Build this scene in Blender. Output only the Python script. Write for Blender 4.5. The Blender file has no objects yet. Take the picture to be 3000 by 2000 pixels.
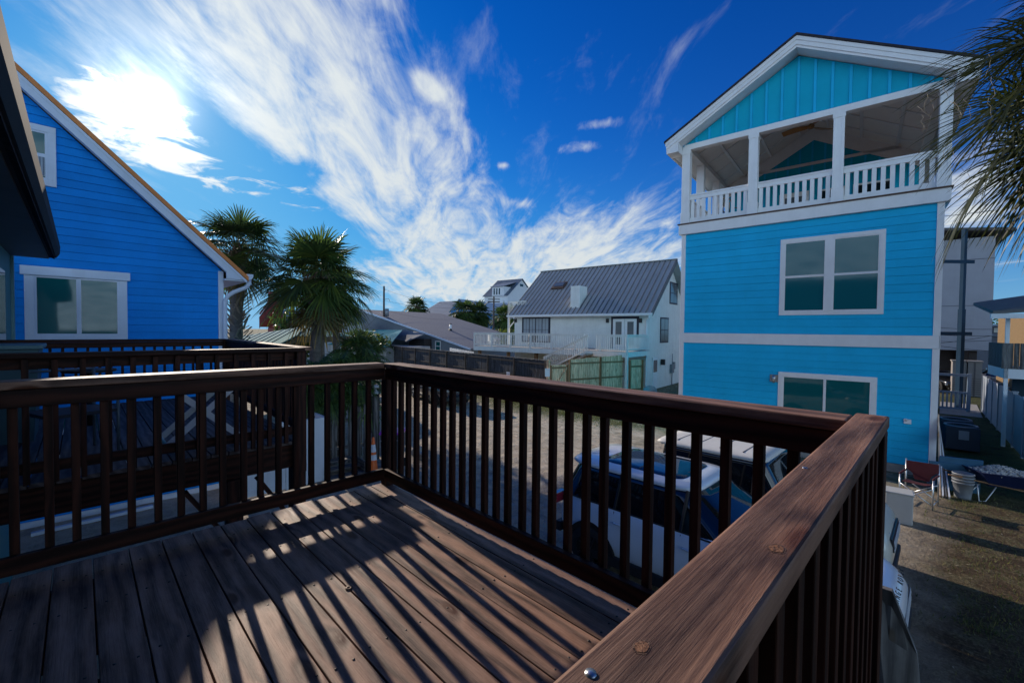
import bpy, math, random
from math import sin, cos, pi, radians as R
from mathutils import Vector, Matrix
random.seed(7)
SC = bpy.context.scene
COL = SC.collection
# ---------------------------------------------------------------- camera model (world frame: Z up, ground at 0)
F_PX = 1266.0
_P, _RL, _YAW = R(1.46), R(.63), R(45)
CAM = Vector((0, 0, 4.0))
_h = Vector((cos(_YAW), sin(_YAW), 0)); _r0 = Vector((sin(_YAW), -cos(_YAW), 0)); _z = Vector((0, 0, 1))
FWD = cos(_P)*_h - sin(_P)*_z
_u0 = sin(_P)*_h + cos(_P)*_z
RT = cos(_RL)*_r0 + sin(_RL)*_u0
UP = -sin(_RL)*_r0 + cos(_RL)*_u0
def ray(x, y): return FWD + RT*((x-1500)/F_PX) - UP*((y-1000)/F_PX)
def atz(x, y, z=0.0):            # point of a known height, measured from the photograph
    d = ray(x, y); return CAM + d*((z-CAM.z)/d.z)
def atd(x, y, dist):             # point at a known distance along the ground
    d = ray(x, y); return CAM + d*(dist/math.hypot(d.x, d.y))
def atp(x, y, p0, ang):          # point on the vertical plane through p0 whose normal points to angle ang
    n = Vector((cos(ang), sin(ang), 0)); d = ray(x, y); return CAM + d*((Vector(p0)-CAM).dot(n)/d.dot(n))
# ---------------------------------------------------------------- materials
MATS = {}
def nd(nt, t, **k):
    n = nt.nodes.new(t)
    for a, b in k.items(): setattr(n, a, b)
    return n
def newmat(name):
    m = bpy.data.materials.new(name); m.use_nodes = True
    nt = m.node_tree; b = nt.nodes['Principled BSDF']
    return m, nt, b
def ramp(nt, fac, stops):
    r = nd(nt, 'ShaderNodeValToRGB'); cr = r.color_ramp
    while len(cr.elements) < len(stops): cr.elements.new(.5)
    for e, (p, c) in zip(cr.elements, stops):
        e.position = p; e.color = (*c, 1) if len(c) == 3 else c
    nt.links.new(fac, r.inputs[0]); return r.outputs[0]
def plain(name, col, rough=.6, var=.12, scale=3.0, metal=0, bump=0.0, bscale=60, spec=.5, coat=0, dirt=0.0, isl=0.0):
    if name in MATS: return MATS[name]
    m, nt, b = newmat(name); L = nt.links
    tc = nd(nt, 'ShaderNodeTexCoord')
    n = nd(nt, 'ShaderNodeTexNoise'); n.inputs['Scale'].default_value = scale; n.inputs['Detail'].default_value = 6; n.inputs['Roughness'].default_value = .65
    L.new(tc.outputs['Object'], n.inputs['Vector'])
    a = tuple(c*(1-var) for c in col); c2 = tuple(min(1, c*(1+var)) for c in col)
    o = ramp(nt, n.outputs[0], [(.3, a), (.7, c2)])
    if dirt:
        n3 = nd(nt, 'ShaderNodeTexNoise'); n3.inputs['Scale'].default_value = scale*.6; n3.inputs['Detail'].default_value = 10; n3.inputs['Roughness'].default_value = .75
        mp = nd(nt, 'ShaderNodeMapping'); mp.inputs['Scale'].default_value = (2.5, 2.5, .35); L.new(tc.outputs['Object'], mp.inputs[0]); L.new(mp.outputs[0], n3.inputs['Vector'])
        f = ramp(nt, n3.outputs[0], [(.5, (0, 0, 0)), (.75, (dirt,)*3)])
        mx = nd(nt, 'ShaderNodeMixRGB'); L.new(f, mx.inputs[0]); L.new(o, mx.inputs[1]); mx.inputs[2].default_value = (col[0]*.45, col[1]*.42, col[2]*.36, 1); o = mx.outputs[0]
    if isl:
        gi = nd(nt, 'ShaderNodeNewGeometry'); mi = nd(nt, 'ShaderNodeMixRGB', blend_type='MULTIPLY'); mi.inputs[0].default_value = 1
        L.new(o, mi.inputs[1]); L.new(ramp(nt, gi.outputs['Random Per Island'], [(0, (1-isl,)*3), (1, (1+isl,)*3)]), mi.inputs[2]); o = mi.outputs[0]
    L.new(o, b.inputs['Base Color'])
    b.inputs['Roughness'].default_value = rough; b.inputs['Metallic'].default_value = metal
    b.inputs['Specular IOR Level'].default_value = spec
    if coat: b.inputs['Coat Weight'].default_value = coat; b.inputs['Coat Roughness'].default_value = .05
    if bump:
        n2 = nd(nt, 'ShaderNodeTexNoise'); n2.inputs['Scale'].default_value = bscale; n2.inputs['Detail'].default_value = 5
        L.new(tc.outputs['Object'], n2.inputs['Vector'])
        bp = nd(nt, 'ShaderNodeBump'); bp.inputs['Strength'].default_value = bump; bp.inputs['Distance'].default_value = .01
        L.new(n2.outputs[0], bp.inputs['Height']); L.new(bp.outputs[0], b.inputs['Normal'])
    MATS[name] = m; return m
def wood(name, dark, light, rough=.65, gscale=1.0, knots=.5, bump=.5, weather=None, wfac=.0, spec=.4, isl=.18):
    """grain runs along U of the UV map"""
    if name in MATS: return MATS[name]
    m, nt, b = newmat(name); L = nt.links
    uv = nd(nt, 'ShaderNodeUVMap')
    # knots pull the grain aside
    mk = nd(nt, 'ShaderNodeMapping'); mk.inputs['Scale'].default_value = (2.1, 5.0, 1); L.new(uv.outputs[0], mk.inputs[0])
    vo = nd(nt, 'ShaderNodeTexVoronoi'); vo.inputs['Scale'].default_value = 1.0; vo.inputs['Randomness'].default_value = 1; L.new(mk.outputs[0], vo.inputs['Vector'])
    kd = vo.outputs['Distance']
    sx = nd(nt, 'ShaderNodeSeparateXYZ'); L.new(uv.outputs[0], sx.inputs[0])
    lowf = nd(nt, 'ShaderNodeTexNoise'); lowf.inputs['Scale'].default_value = 1; lowf.inputs['Detail'].default_value = 3
    ml = nd(nt, 'ShaderNodeMapping'); ml.inputs['Scale'].default_value = (1.3*gscale, 6*gscale, 1); L.new(uv.outputs[0], ml.inputs[0]); L.new(ml.outputs[0], lowf.inputs['Vector'])
    def M(op, a, b_=None, c=None):
        n = nd(nt, 'ShaderNodeMath', operation=op)
        for i, q in enumerate((a, b_, c)):
            if q is None: continue
            if isinstance(q, (int, float)): n.inputs[i].default_value = q
            else: L.new(q, n.inputs[i])
        return n.outputs[0]
    kinf = M('POWER', M('MAXIMUM', M('SUBTRACT', 1.0, M('MULTIPLY', kd, 2.6)), 0.0), 2.0)
    g = M('ADD', M('MULTIPLY', sx.outputs[1], 95*gscale), M('ADD', M('MULTIPLY', lowf.outputs[0], 14.0), M('MULTIPLY', kinf, 9.0*knots)))
    rings = M('ADD', M('MULTIPLY', M('SINE', g), .5), .5)
    fine = nd(nt, 'ShaderNodeTexNoise'); fine.inputs['Scale'].default_value = 1; fine.inputs['Detail'].default_value = 8; fine.inputs['Roughness'].default_value = .7
    mf = nd(nt, 'ShaderNodeMapping'); mf.inputs['Scale'].default_value = (6*gscale, 170*gscale, 1); L.new(uv.outputs[0], mf.inputs[0]); L.new(mf.outputs[0], fine.inputs['Vector'])
    h = M('ADD', M('MULTIPLY', rings, .45), M('MULTIPLY', fine.outputs[0], .55))
    col = ramp(nt, h, [(.22, dark), (.75, light)])
    # board to board tone and patches of wear
    big = nd(nt, 'ShaderNodeTexNoise'); big.inputs['Scale'].default_value = 1; big.inputs['Detail'].default_value = 5; big.inputs['Roughness'].default_value = .7
    mb = nd(nt, 'ShaderNodeMapping'); mb.inputs['Scale'].default_value = (2.2, 9, 1); L.new(uv.outputs[0], mb.inputs[0]); L.new(mb.outputs[0], big.inputs['Vector'])
    mx = nd(nt, 'ShaderNodeMixRGB', blend_type='MULTIPLY'); mx.inputs[0].default_value = 1
    L.new(col, mx.inputs[1]); L.new(ramp(nt, big.outputs[0], [(.3, (.62, .62, .62)), (.7, (1.2, 1.2, 1.2))]), mx.inputs[2])
    gi = nd(nt, 'ShaderNodeNewGeometry'); mi = nd(nt, 'ShaderNodeMixRGB', blend_type='MULTIPLY'); mi.inputs[0].default_value = 1
    L.new(mx.outputs[0], mi.inputs[1]); L.new(ramp(nt, gi.outputs['Random Per Island'], [(0, (1-isl,)*3), (1, (1+isl,)*3)]), mi.inputs[2])
    out = mi.outputs[0]
    if weather:
        mw = nd(nt, 'ShaderNodeMixRGB'); L.new(ramp(nt, M('ADD', M('MULTIPLY', big.outputs[0], .7), M('MULTIPLY', fine.outputs[0], .3)), [(.52-wfac*.2, (0, 0, 0)), (.66, (wfac,)*3)]), mw.inputs[0])
        L.new(out, mw.inputs[1]); mw.inputs[2].default_value = (*weather, 1); out = mw.outputs[0]
    kn = nd(nt, 'ShaderNodeMixRGB'); L.new(ramp(nt, kd, [(.10, (knots,)*3), (.16, (0, 0, 0))]), kn.inputs[0]); L.new(out, kn.inputs[1]); kn.inputs[2].default_value = (dark[0]*1.3, dark[1]*.9, dark[2]*.5, 1)
    L.new(kn.outputs[0], b.inputs['Base Color'])
    b.inputs['Roughness'].default_value = rough; b.inputs['Specular IOR Level'].default_value = spec
    bp = nd(nt, 'ShaderNodeBump'); bp.inputs['Strength'].default_value = bump; bp.inputs['Distance'].default_value = .004
    L.new(h, bp.inputs['Height']); L.new(bp.outputs[0], b.inputs['Normal'])
    MATS[name] = m; return m
def glass(name, col, rough=.06, stripes=0, metal=0.0, spec=.8):
    if name in MATS: return MATS[name]
    m, nt, b = newmat(name); L = nt.links
    b.inputs['Base Color'].default_value = (*col, 1); b.inputs['Roughness'].default_value = rough
    b.inputs['Specular IOR Level'].default_value = spec; b.inputs['IOR'].default_value = 1.6; b.inputs['Metallic'].default_value = metal
    tc = nd(nt, 'ShaderNodeTexCoord')
    if stripes:
        w = nd(nt, 'ShaderNodeTexWave', wave_type='BANDS', bands_direction='Z'); w.inputs['Scale'].default_value = stripes; L.new(tc.outputs['Object'], w.inputs['Vector'])
        L.new(ramp(nt, w.outputs[0], [(.25, tuple(c*.55 for c in col)), (.75, tuple(c*1.3 for c in col))]), b.inputs['Base Color'])
    n = nd(nt, 'ShaderNodeTexNoise'); n.inputs['Scale'].default_value = 1.3; L.new(tc.outputs['Object'], n.inputs['Vector'])
    bp = nd(nt, 'ShaderNodeBump'); bp.inputs['Strength'].default_value = .05; bp.inputs['Distance'].default_value = .03
    L.new(n.outputs[0], bp.inputs['Height']); L.new(bp.outputs[0], b.inputs['Normal'])
    MATS[name] = m; return m
def leaf(name, c1, c2, rough=.45):
    if name in MATS: return MATS[name]
    m, nt, b = newmat(name); L = nt.links
    gi = nd(nt, 'ShaderNodeNewGeometry')
    o = ramp(nt, gi.outputs['Random Per Island'], [(.0, c1), (.75, c2), (1.0, (c2[0]*1.5, c2[1]*1.25, c2[2]*.9))])
    L.new(o, b.inputs['Base Color']); b.inputs['Roughness'].default_value = rough
    tr = nd(nt, 'ShaderNodeBsdfTranslucent'); L.new(o, tr.inputs[0])
    mx = nd(nt, 'ShaderNodeMixShader'); mx.inputs[0].default_value = .42
    L.new(b.outputs[0], mx.inputs[1]); L.new(tr.outputs[0], mx.inputs[2]); L.new(mx.outputs[0], nt.nodes['Material Output'].inputs[0])
    MATS[name] = m; return m
# ---------------------------------------------------------------- mesh builder
class MB:
    def __init__(s): s.v = []; s.f = []; s.uv = []; s.M = None; s.smooth = []
    def add(s, pts, faces, g=None, smooth=False):
        o = len(s.v)
        P = [Vector(p) for p in pts]
        if s.M is not None: P = [s.M @ p for p in P]
        s.v += [tuple(p) for p in P]
        off = (random.uniform(0, 40), random.uniform(0, 40))
        if g is None:
            ext = [max(p[i] for p in P)-min(p[i] for p in P) for i in range(3)]
            g = Vector([1 if i == ext.index(max(ext)) else 0 for i in range(3)])
        else:
            g = Vector(g).normalized()
            if s.M is not None: g = (s.M.to_3x3() @ g).normalized()
        for fc in faces:
            s.f.append([o+i for i in fc]); s.smooth.append(smooth)
            a, b, c = P[fc[0]], P[fc[1]], P[fc[2]]
            n = (b-a).cross(c-a)
            if n.length < 1e-12: n = Vector((0, 0, 1))
            n.normalize(); h = n.cross(g)
            if h.length < .15:
                h = n.orthogonal().normalized(); gg = n.cross(h)
            else:
                h.normalize(); gg = g
            s.uv.append([(P[i].dot(gg)+off[0], P[i].dot(h)+off[1]) for i in fc])
    def bx(s, x0, x1, y0, y1, z0, z1, g=None):
        p = [(x0,y0,z0),(x1,y0,z0),(x1,y1,z0),(x0,y1,z0),(x0,y0,z1),(x1,y0,z1),(x1,y1,z1),(x0,y1,z1)]
        s.add(p, [(0,3,2,1),(4,5,6,7),(0,1,5,4),(1,2,6,5),(2,3,7,6),(3,0,4,7)], g)
    def cb(s, c, d, g=None): s.bx(c[0]-d[0]/2, c[0]+d[0]/2, c[1]-d[1]/2, c[1]+d[1]/2, c[2]-d[2]/2, c[2]+d[2]/2, g)
    def beam(s, a, b, w, h, up=(0, 0, 1), g=True):
        a, b = Vector(a), Vector(b); d = (b-a).normalized(); up = Vector(up)
        sd = d.cross(up)
        if sd.length < 1e-4: sd = Vector((1, 0, 0))
        sd.normalize(); u = sd.cross(d).normalized(); sd *= w/2; u *= h/2
        p = [a-sd-u, a+sd-u, a+sd+u, a-sd+u, b-sd-u, b+sd-u, b+sd+u, b-sd+u]
        s.add(p, [(0,1,2,3),(7,6,5,4),(1,0,4,5),(2,1,5,6),(3,2,6,7),(0,3,7,4)], d)
    def ngon(s, pts, g=None): s.add(pts, [tuple(range(len(pts)))], g)
    def prism(s, pts, vec, g=None):
        n = len(pts); vec = Vector(vec); P = [Vector(p) for p in pts]; Q = [p+vec for p in P]
        s.add(P+Q, [tuple(range(n))[::-1], tuple(range(n, 2*n))]+[(i, (i+1) % n, n+(i+1) % n, n+i) for i in range(n)], g)
    def tube(s, pts, r, n=8, cap=True, smooth=True):
        P = [Vector(p) for p in pts]; rs = r if isinstance(r, (list, tuple)) else [r]*len(P)
        rings = []; u = None
        for i, p in enumerate(P):
            d = (P[min(i+1, len(P)-1)]-P[max(i-1, 0)]).normalized()
            if u is None: u = d.orthogonal().normalized()
            u = (u-d*u.dot(d)).normalized(); w = d.cross(u)
            rings += [p+(u*cos(2*pi*k/n)+w*sin(2*pi*k/n))*rs[i] for k in range(n)]
        fc = [(i*n+k, i*n+(k+1) % n, (i+1)*n+(k+1) % n, (i+1)*n+k) for i in range(len(P)-1) for k in range(n)]
        if cap: fc += [tuple(range(n))[::-1], tuple(range((len(P)-1)*n, len(P)*n))]
        s.add(rings, fc, P[-1]-P[0], smooth)
    def lathe(s, prof, c=(0, 0, 0), n=20, axis='z', smooth=True):
        pts = []
        for r, z in prof:
            for k in range(n):
                a = 2*pi*k/n
                q = (r*cos(a), r*sin(a), z) if axis == 'z' else ((z, r*cos(a), r*sin(a)) if axis == 'x' else (r*cos(a), z, r*sin(a)))
                pts.append(Vector(q)+Vector(c))
        m = len(prof)
        s.add(pts, [(i*n+k, i*n+(k+1) % n, (i+1)*n+(k+1) % n, (i+1)*n+k) for i in range(m-1) for k in range(n)], None, smooth)
    def build(s, name, mat, parent=None, bevel=0, label=None, sub=0):
        me = bpy.data.meshes.new(name); me.from_pydata(s.v, [], s.f)
        uvl = me.uv_layers.new(name='UVMap'); i = 0
        for f in s.uv:
            for q in f: uvl.data[i].uv = q; i += 1
        me.polygons.foreach_set('use_smooth', s.smooth); me.materials.append(mat); me.update()
        o = bpy.data.objects.new(name, me); COL.objects.link(o)
        if parent is not None: o.parent = parent
        if bevel:
            b = o.modifiers.new('Bevel', 'BEVEL'); b.width = bevel; b.segments = 2; b.limit_method = 'ANGLE'; b.angle_limit = R(40)
        if label: o['label'] = label
        return o
def tag(o, label, cat, group=None):
    o['label'] = label; o['category'] = cat
    if group: o['group'] = group
    return o
def thing(name, label, cat, loc=(0, 0, 0), rz=0, group=None):
    o = bpy.data.objects.new(name, None); COL.objects.link(o); o.empty_display_size = .2
    o.location = loc; o.rotation_euler = (0, 0, rz); return tag(o, label, cat, group)
def struct(o): o['kind'] = 'structure'; return o
def dup(o, loc, rz, label):
    c = o.copy(); COL.objects.link(c); c.location = loc; c.rotation_euler = (0, 0, rz); c['label'] = label
    for ch in list(o.children):
        d = ch.copy(); COL.objects.link(d); d.parent = c
        for g in list(ch.children):
            e = g.copy(); COL.objects.link(e); e.parent = d
    return c
# part shortcuts -------------------------------------------------
def P_box(name, mat, par, x0, x1, y0, y1, z0, z1, bevel=0, label=None):
    m = MB(); m.bx(x0, x1, y0, y1, z0, z1); return m.build(name, mat, par, bevel, label)
def lap(mb, y0, y1, z0, z1, ex, x=0.0, top=None, gap=.005):
    """lap siding in the plane x=const facing -x; top(y) optional roof line limits the courses"""
    z = z0; GAP = gap
    def span(zz):
        if top is None: return y0, y1
        a, b = y0, y1
        N = 200; ok = [y0+(y1-y0)*i/N for i in range(N+1) if top(y0+(y1-y0)*i/N) >= zz]
        return (ok[0], ok[-1]) if ok else None
    while z < z1-1e-4:
        zt = min(z+ex, z1); s0 = span(z+.001); s1 = span(zt)
        if not s0: break
        if not s1: mid = (s0[0]+s0[1])/2; s1 = (mid, mid+.001)
        lip = .014
        gp = GAP; zg = z+gp; lip = .016; xr = x+.012
        mb.add([(x-lip, s0[0], zg), (x-lip, s0[1], zg), (x-.002, s1[1], zt), (x-.002, s1[0], zt), (xr, s0[0], zg), (xr, s0[1], zg), (xr, s0[0], z-.002), (xr, s0[1], z-.002), (xr, s1[1], zt), (xr, s1[0], zt)],
               [(0, 3, 2, 1), (0, 1, 5, 4), (4, 5, 7, 6), (3, 9, 8, 2)], (0, 1, 0))
        z = zt
def window(par, y0, y1, z0, z1, x=0.0, fm=None, gm=None, kind='slider', cas=.09, name='window', split=2):
    """window on a wall facing -x; frame is the window part, sashes and panes its sub-parts"""
    m = MB(); d = .03
    for a, b, c, e in ((y0-cas, y1+cas, z1, z1+cas), (y0-cas, y1+cas, z0-cas, z0), (y0-cas, y0, z0, z1), (y1, y1+cas, z0, z1)):
        m.bx(x-d-.012, x-.002, a, b, c, e)
    fr = m.build(name, fm, par, .004)
    n = split; w = (y1-y0)/n; t = .035
    for i in range(n):
        a = y0+i*w; b = a+w
        segs = [(z0, z1)] if kind != 'hung' else [(z0, (z0+z1)/2), ((z0+z1)/2, z1)]
        for j, (c, e) in enumerate(segs):
            xs = x-.02 if (i+j) % 2 == 0 else x-.012
            s = MB()
            for q in ((a, b, c, c+t), (a, b, e-t, e), (a, a+t, c+t, e-t), (b-t, b, c+t, e-t)): s.bx(xs-.018, xs, *q)
            if kind == 'grid':
                s.bx(xs-.014, xs-.003, (a+b)/2-.012, (a+b)/2+.012, c+t, e-t)
                s.bx(xs-.013, xs-.002, a+t, b-t, (c+e)/2-.012, (c+e)/2+.012)
            s.build('sash', fm, fr)
            g = MB(); g.ngon([(xs-.006, a+t, c+t), (xs-.006, a+t, e-t), (xs-.006, b-t, e-t), (xs-.006, b-t, c+t)]); g.build('pane', gm, fr)
    return fr
def text(body, name, mat, par, size, loc, rot, ext=.002, align='CENTER'):
    c = bpy.data.curves.new(name, 'FONT'); c.body = body; c.size = size; c.extrude = ext; c.align_x = align; c.align_y = 'CENTER'
    o = bpy.data.objects.new(name, c); COL.objects.link(o)
    bpy.context.view_layer.update()
    me = bpy.data.meshes.new_from_object(o.evaluated_get(bpy.context.evaluated_depsgraph_get()))
    bpy.data.objects.remove(o); me.materials.clear(); me.materials.append(mat)
    q = bpy.data.objects.new(name, me); COL.objects.link(q); q.parent = par; q.location = loc; q.rotation_euler = rot; return q

# ---------------------------------------------------------------- palette
white = plain('white_paint', (.76, .78, .80), .5, .05, 2, bump=.1, dirt=.12)
white_far = plain('white_siding_paint', (.74, .76, .74), .6, .07, 1.5, dirt=.3)
aqua = plain('aqua_paint', (.012, .46, .80), .6, .06, 1.2, bump=.15, bscale=90, spec=.12, dirt=.10, isl=.05)
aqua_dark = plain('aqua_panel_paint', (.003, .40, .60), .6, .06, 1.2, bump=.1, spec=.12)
blue = plain('blue_paint', (.003, .235, .74), .6, .12, .9, bump=.25, bscale=40, spec=.12, dirt=.12, isl=.06)
trimblue = plain('pale_trim_paint', (.55, .64, .78), .5, .06, 2, dirt=.2)
teal = plain('teal_wall_paint', (.05, .19, .20), .6, .08, 2)
stain = wood('stained_wood', (.014, .005, .0035), (.070, .021, .011), .6, 1.0, .5, .6, spec=.2)
stain_cap = wood('worn_cap_wood', (.07, .028, .015), (.33, .165, .10), .62, .7, 1.0, 1.0, (.32, .21, .15), .4)
deckwood = wood('deck_board_wood', (.06, .026, .016), (.31, .165, .105), .6, .8, 1.0, 1.0, (.42, .29, .22), .4)
stain_nb = wood('neighbour_stained_wood', (.016, .0055, .004), (.070, .022, .013), .6, 1, .5, .5, spec=.2)
deck_nb = wood('neighbour_deck_wood', (.05, .035, .035), (.14, .11, .105), .7, 1, .5, .6)
redwood = wood('red_stained_wood', (.10, .014, .012), (.24, .04, .03), .6)
greywood = wood('weathered_grey_wood', (.05, .05, .052), (.17, .165, .16), .8, .6, .6, .6)
palewood = wood('pale_pine', (.38, .24, .13), (.88, .60, .38), .75, .6, .8, .5, (.74, .58, .42), .4)
brownpost = wood('brown_pine', (.14, .07, .03), (.34, .19, .09), .7)
winglass = glass('teal_window_glass', (.006, .10, .11), .04, spec=.4)
blindglass = glass('blind_window_glass', (.003, .12, .15), .06, 13, spec=.3)
darkglass = glass('dark_window_glass', (.006, .012, .016), .06)
greyglass = glass('grey_window_glass', (.10, .12, .14), .15)
metalroof = plain('galvanised_roof', (.42, .43, .43), .5, .10, .8, metal=.1, dirt=.3)
tealroof = plain('teal_metal_roof', (.05, .24, .28), .85, .08, .8, spec=.06)
orange = plain('orange_roof', (.62, .22, .06), .7, .15, 4, bump=.3)
shingle = plain('grey_shingle', (.12, .14, .18), .9, .3, 9, bump=.6, bscale=25)
dkshingle = plain('dark_shingle', (.04, .04, .05), .95, .3, 9, bump=.6, bscale=25, spec=.05)
steel = plain('brushed_steel', (.45, .46, .47), .3, .05, 3, metal=.9)
greymetal = plain('grey_metal', (.22, .25, .28), .5, .1, 3, metal=.5)
blackplastic = plain('black_plastic', (.012, .012, .014), .55, .2, 4)
vinyl = plain('white_vinyl', (.66, .70, .76), .42, .04, 2, dirt=.15)
trunkm = plain('palm_trunk_bark', (.14, .125, .11), .95, .35, 7, bump=1.0, bscale=30)
bootm = plain('palm_boot_stub', (.26, .21, .16), .9, .35, 9, bump=.6)
frond = leaf('palm_leaf', (.032, .068, .018), (.085, .15, .035))
frond_dk = leaf('palm_leaf_dark', (.026, .052, .018), (.065, .115, .03))
frond_dry = leaf('palm_leaf_dry', (.09, .07, .02), (.17, .14, .04))
bush = leaf('bush_leaf', (.03, .06, .015), (.09, .14, .03))
frond_shade = leaf('palm_leaf_shaded', (.010, .017, .007), (.035, .048, .016))  # shaded copy of the palm leaf, the shade is put into its colour
grassm = leaf('grass_blade', (.05, .085, .02), (.14, .15, .05), .7)
# ================================================================ our deck
FZ = 2.7
deck = thing('wooden_deck', 'dark stained upstairs wooden deck with sunlit plank floor in the foreground, its railings all round', 'deck', (1.8, .17, 0))
DO = Vector((1.8, .17, 0))
def L3(p): return Vector(p)-DO
m = MB(); x = 1.84
wd = .1455
while x > -1.0:
    a = x-wd; jit = random.uniform(-.012, .02)
    m.bx(a-1.8, x-1.8-.001, -.62-.17, 3.335+jit-.17, FZ-.036+random.uniform(-.002, .002), FZ+random.uniform(-.003, .002), (0, 1, 0)); x -= .1505
m.build('floor_planks', deckwood, deck, .003)
m = MB()
for y in (.35, 1.0, 1.6, 2.2, 2.75, 3.12): m.bx(-2.6, .0, y-.17, y+.04-.17, FZ-.23, FZ-.04)
m.bx(0-.004, .036, -.1, 3.13, FZ-.26, FZ-.045)
m.build('joists', stain, deck)
def rail_run(par, a, b, z_floor, O, nballs=None, pitch=.11, first=.1, last=.1, inside=1, capw=.14, names=True, mat=stain, capm=stain_cap, H=1.025, bz=.075, skip=None, lowband=.428-.3, capin=0, ball_low=None, bs=.035):
    """a->b is the inner face of the rails; balusters stand on the outer side (left of travel if inside=1)"""
    a, b = Vector((a[0], a[1], 0))-O, Vector((b[0], b[1], 0))-O
    d = (b-a).normalized(); n = Vector((-d.y, d.x, 0))*inside; Ln = (b-a).length
    def slab(o0, o1, z0, z1, t0=0, t1=None, name='', mt=mat, bev=.004):
        t1 = Ln if t1 is None else t1
        m = MB(); p = [a+d*t0+n*o0, a+d*t1+n*o0, a+d*t1+n*o1, a+d*t0+n*o1]
        m.prism([q+Vector((0, 0, z0)) for q in p], (0, 0, z1-z0), d); return m.build(name, mt, par, bev)
    zf = z_floor
    slab(-.008+capin, capw-.008+capin, zf+H-.04, zf+H, name='cap_rail', mt=capm, bev=.005)
    slab(.002, .038, zf+H-.13, zf+H-.042, name='upper_rail')
    slab(0, .038, zf+bz, zf+bz+.089, name='lower_rail')
    t = first; k = 0; bl = ball_low if ball_low is not None else bz+.01
    while t < Ln-last:
        if not (skip and skip(t)):
            jj = random.uniform(-.006, .006)
            m = MB(); p = [a+d*(t+jj)+n*.040, a+d*(t+jj+bs)+n*.040, a+d*(t+jj+bs)+n*(.040+bs), a+d*(t+jj)+n*(.040+bs)]
            m.prism([q+Vector((0, 0, zf+bl+random.uniform(-.01, 0))) for q in p], (0, 0, H-.046-bl), (0, 0, 1)); m.build('baluster', mat, par, .002)
        t += pitch; k += 1
# far rail: from the right corner to the left corner; left rail; near right rail
rail_run(deck, (1.737, .215), (1.737, 3.19), FZ, DO, first=.03, last=.06, inside=-1, pitch=.1105)
rail_run(deck, (-1.0, 3.19), (1.737, 3.19), FZ, DO, first=.09, last=.04, inside=1, pitch=.1095)
# the run beside the camera: narrow cap, balusters nailed to its outer face
def near_rail():
    for nm, y0, y1, z0, z1, mt in (('cap_rail', .123, .212, FZ+.985, FZ+1.025, stain_cap), ('upper_rail', .172, .208, FZ+.895, FZ+.983, stain), ('lower_rail', .172, .208, FZ+.075, FZ+.164, stain)):
        m = MB(); m.bx(-1.0-1.8, 1.925-1.8 if nm == 'cap_rail' else 1.80-1.8, y0-.17, y1-.17, z0, z1, (1, 0, 0)); m.build(nm, mt, deck, .005)
    x = 1.70
    while x > -.6:
        m = MB(); m.bx(x-1.8, x+.036-1.8, .134-.17, .170-.17, FZ-.02, FZ+.983, (0, 0, 1)); m.build('baluster', stain, deck, .002); x -= .1105
near_rail()
for nm, x0, y0, z0 in (('post', 1.778, 3.232, FZ), ('post', 1.815, .125, -.05)):
    m = MB(); m.bx(x0-1.8, x0+.089-1.8, y0-.17, y0+.089-.17, z0, FZ+.98, (0, 0, 1)); m.build(nm, stain, deck, .004)
for x0, y0 in ((-.7, 3.0), (-.7, .2)):
    m = MB(); m.bx(x0-1.8, x0+.14-1.8, y0-.17, y0+.14-.17, -.05, FZ-.23, (0, 0, 1)); m.build('support_post', stain, deck, .004)
m = MB(); m.bx(1.66-1.8, 1.80-1.8, 2.85-.17, 2.99-.17, -.05, FZ-.24, (0, 0, 1)); m.build('support_post', stain, deck, .004)
# screws on planks and cap
m = MB()
for x in [1.84-.1505*i for i in range(16)]:
    for y in (.37, 1.02, 1.62, 2.22, 2.77, 3.14):
        for dx in (-.03, -.11):
            m.lathe([(0, .0012), (.005, .001), (.006, -.004)], (x+dx+random.uniform(-.008, .008)-1.8, y+random.uniform(-.01, .01)-.17, FZ+.001), 6)
m.build('screw_heads', plain('old_screw', (.03, .028, .027), .5, .2, 5, metal=.6), deck)['kind'] = 'stuff'
for px_, py_ in ((2358, 1370), (1730, 1972)):
    q = atz(px_, py_, FZ+1.025); m = MB(); m.lathe([(0, .0012), (.0045, .001), (.0055, -.002)], (q.x-1.8, q.y-.17, FZ+1.0255), 10); m.build('cap_screw', steel, deck)
# knots set in the near cap and washer on the floor
for (px_, py_), r in (((1880, 1895), .0085), ((2275, 1607), .0125)):
    q = atz(px_, py_, FZ+1.025); m = MB(); pts_ = [(q.x-1.8+r*1.15*cos(2*pi*k/18)*(1+.06*sin(k*2.3)), q.y-.17+r*.85*sin(2*pi*k/18)*(1+.08*sin(k*1.7)), FZ+1.0253) for k in range(18)]
    m.ngon(pts_); m.build('knot', plain('knot_ring', (.085, .040, .022), .7, .2, 30, bump=.5, bscale=160), deck)
    m = MB(); cc_ = Vector((q.x-1.8, q.y-.17, 0)); m.ngon([((p_[0]-cc_.x)*.78+cc_.x, (p_[1]-cc_.y)*.78+cc_.y, FZ+1.0257) for p_ in pts_]); m.build('knot_heart', plain('knot_wood', (.20, .088, .034), .6, .2, 35, bump=.4, bscale=200), deck)
w = MB(); w.lathe([(.006, 0), (.006, .004), (.017, .004), (.017, 0)], (0, 0, 0), 14)
q = atz(1022, 1722, FZ+.002); wo = w.build('washer', plain('rusty_iron', (.07, .045, .035), .6, .4, 30, metal=.5)); wo.location = q
tag(wo, 'small rusty washer lying on the plank floor of the near deck', 'washer')
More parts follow.
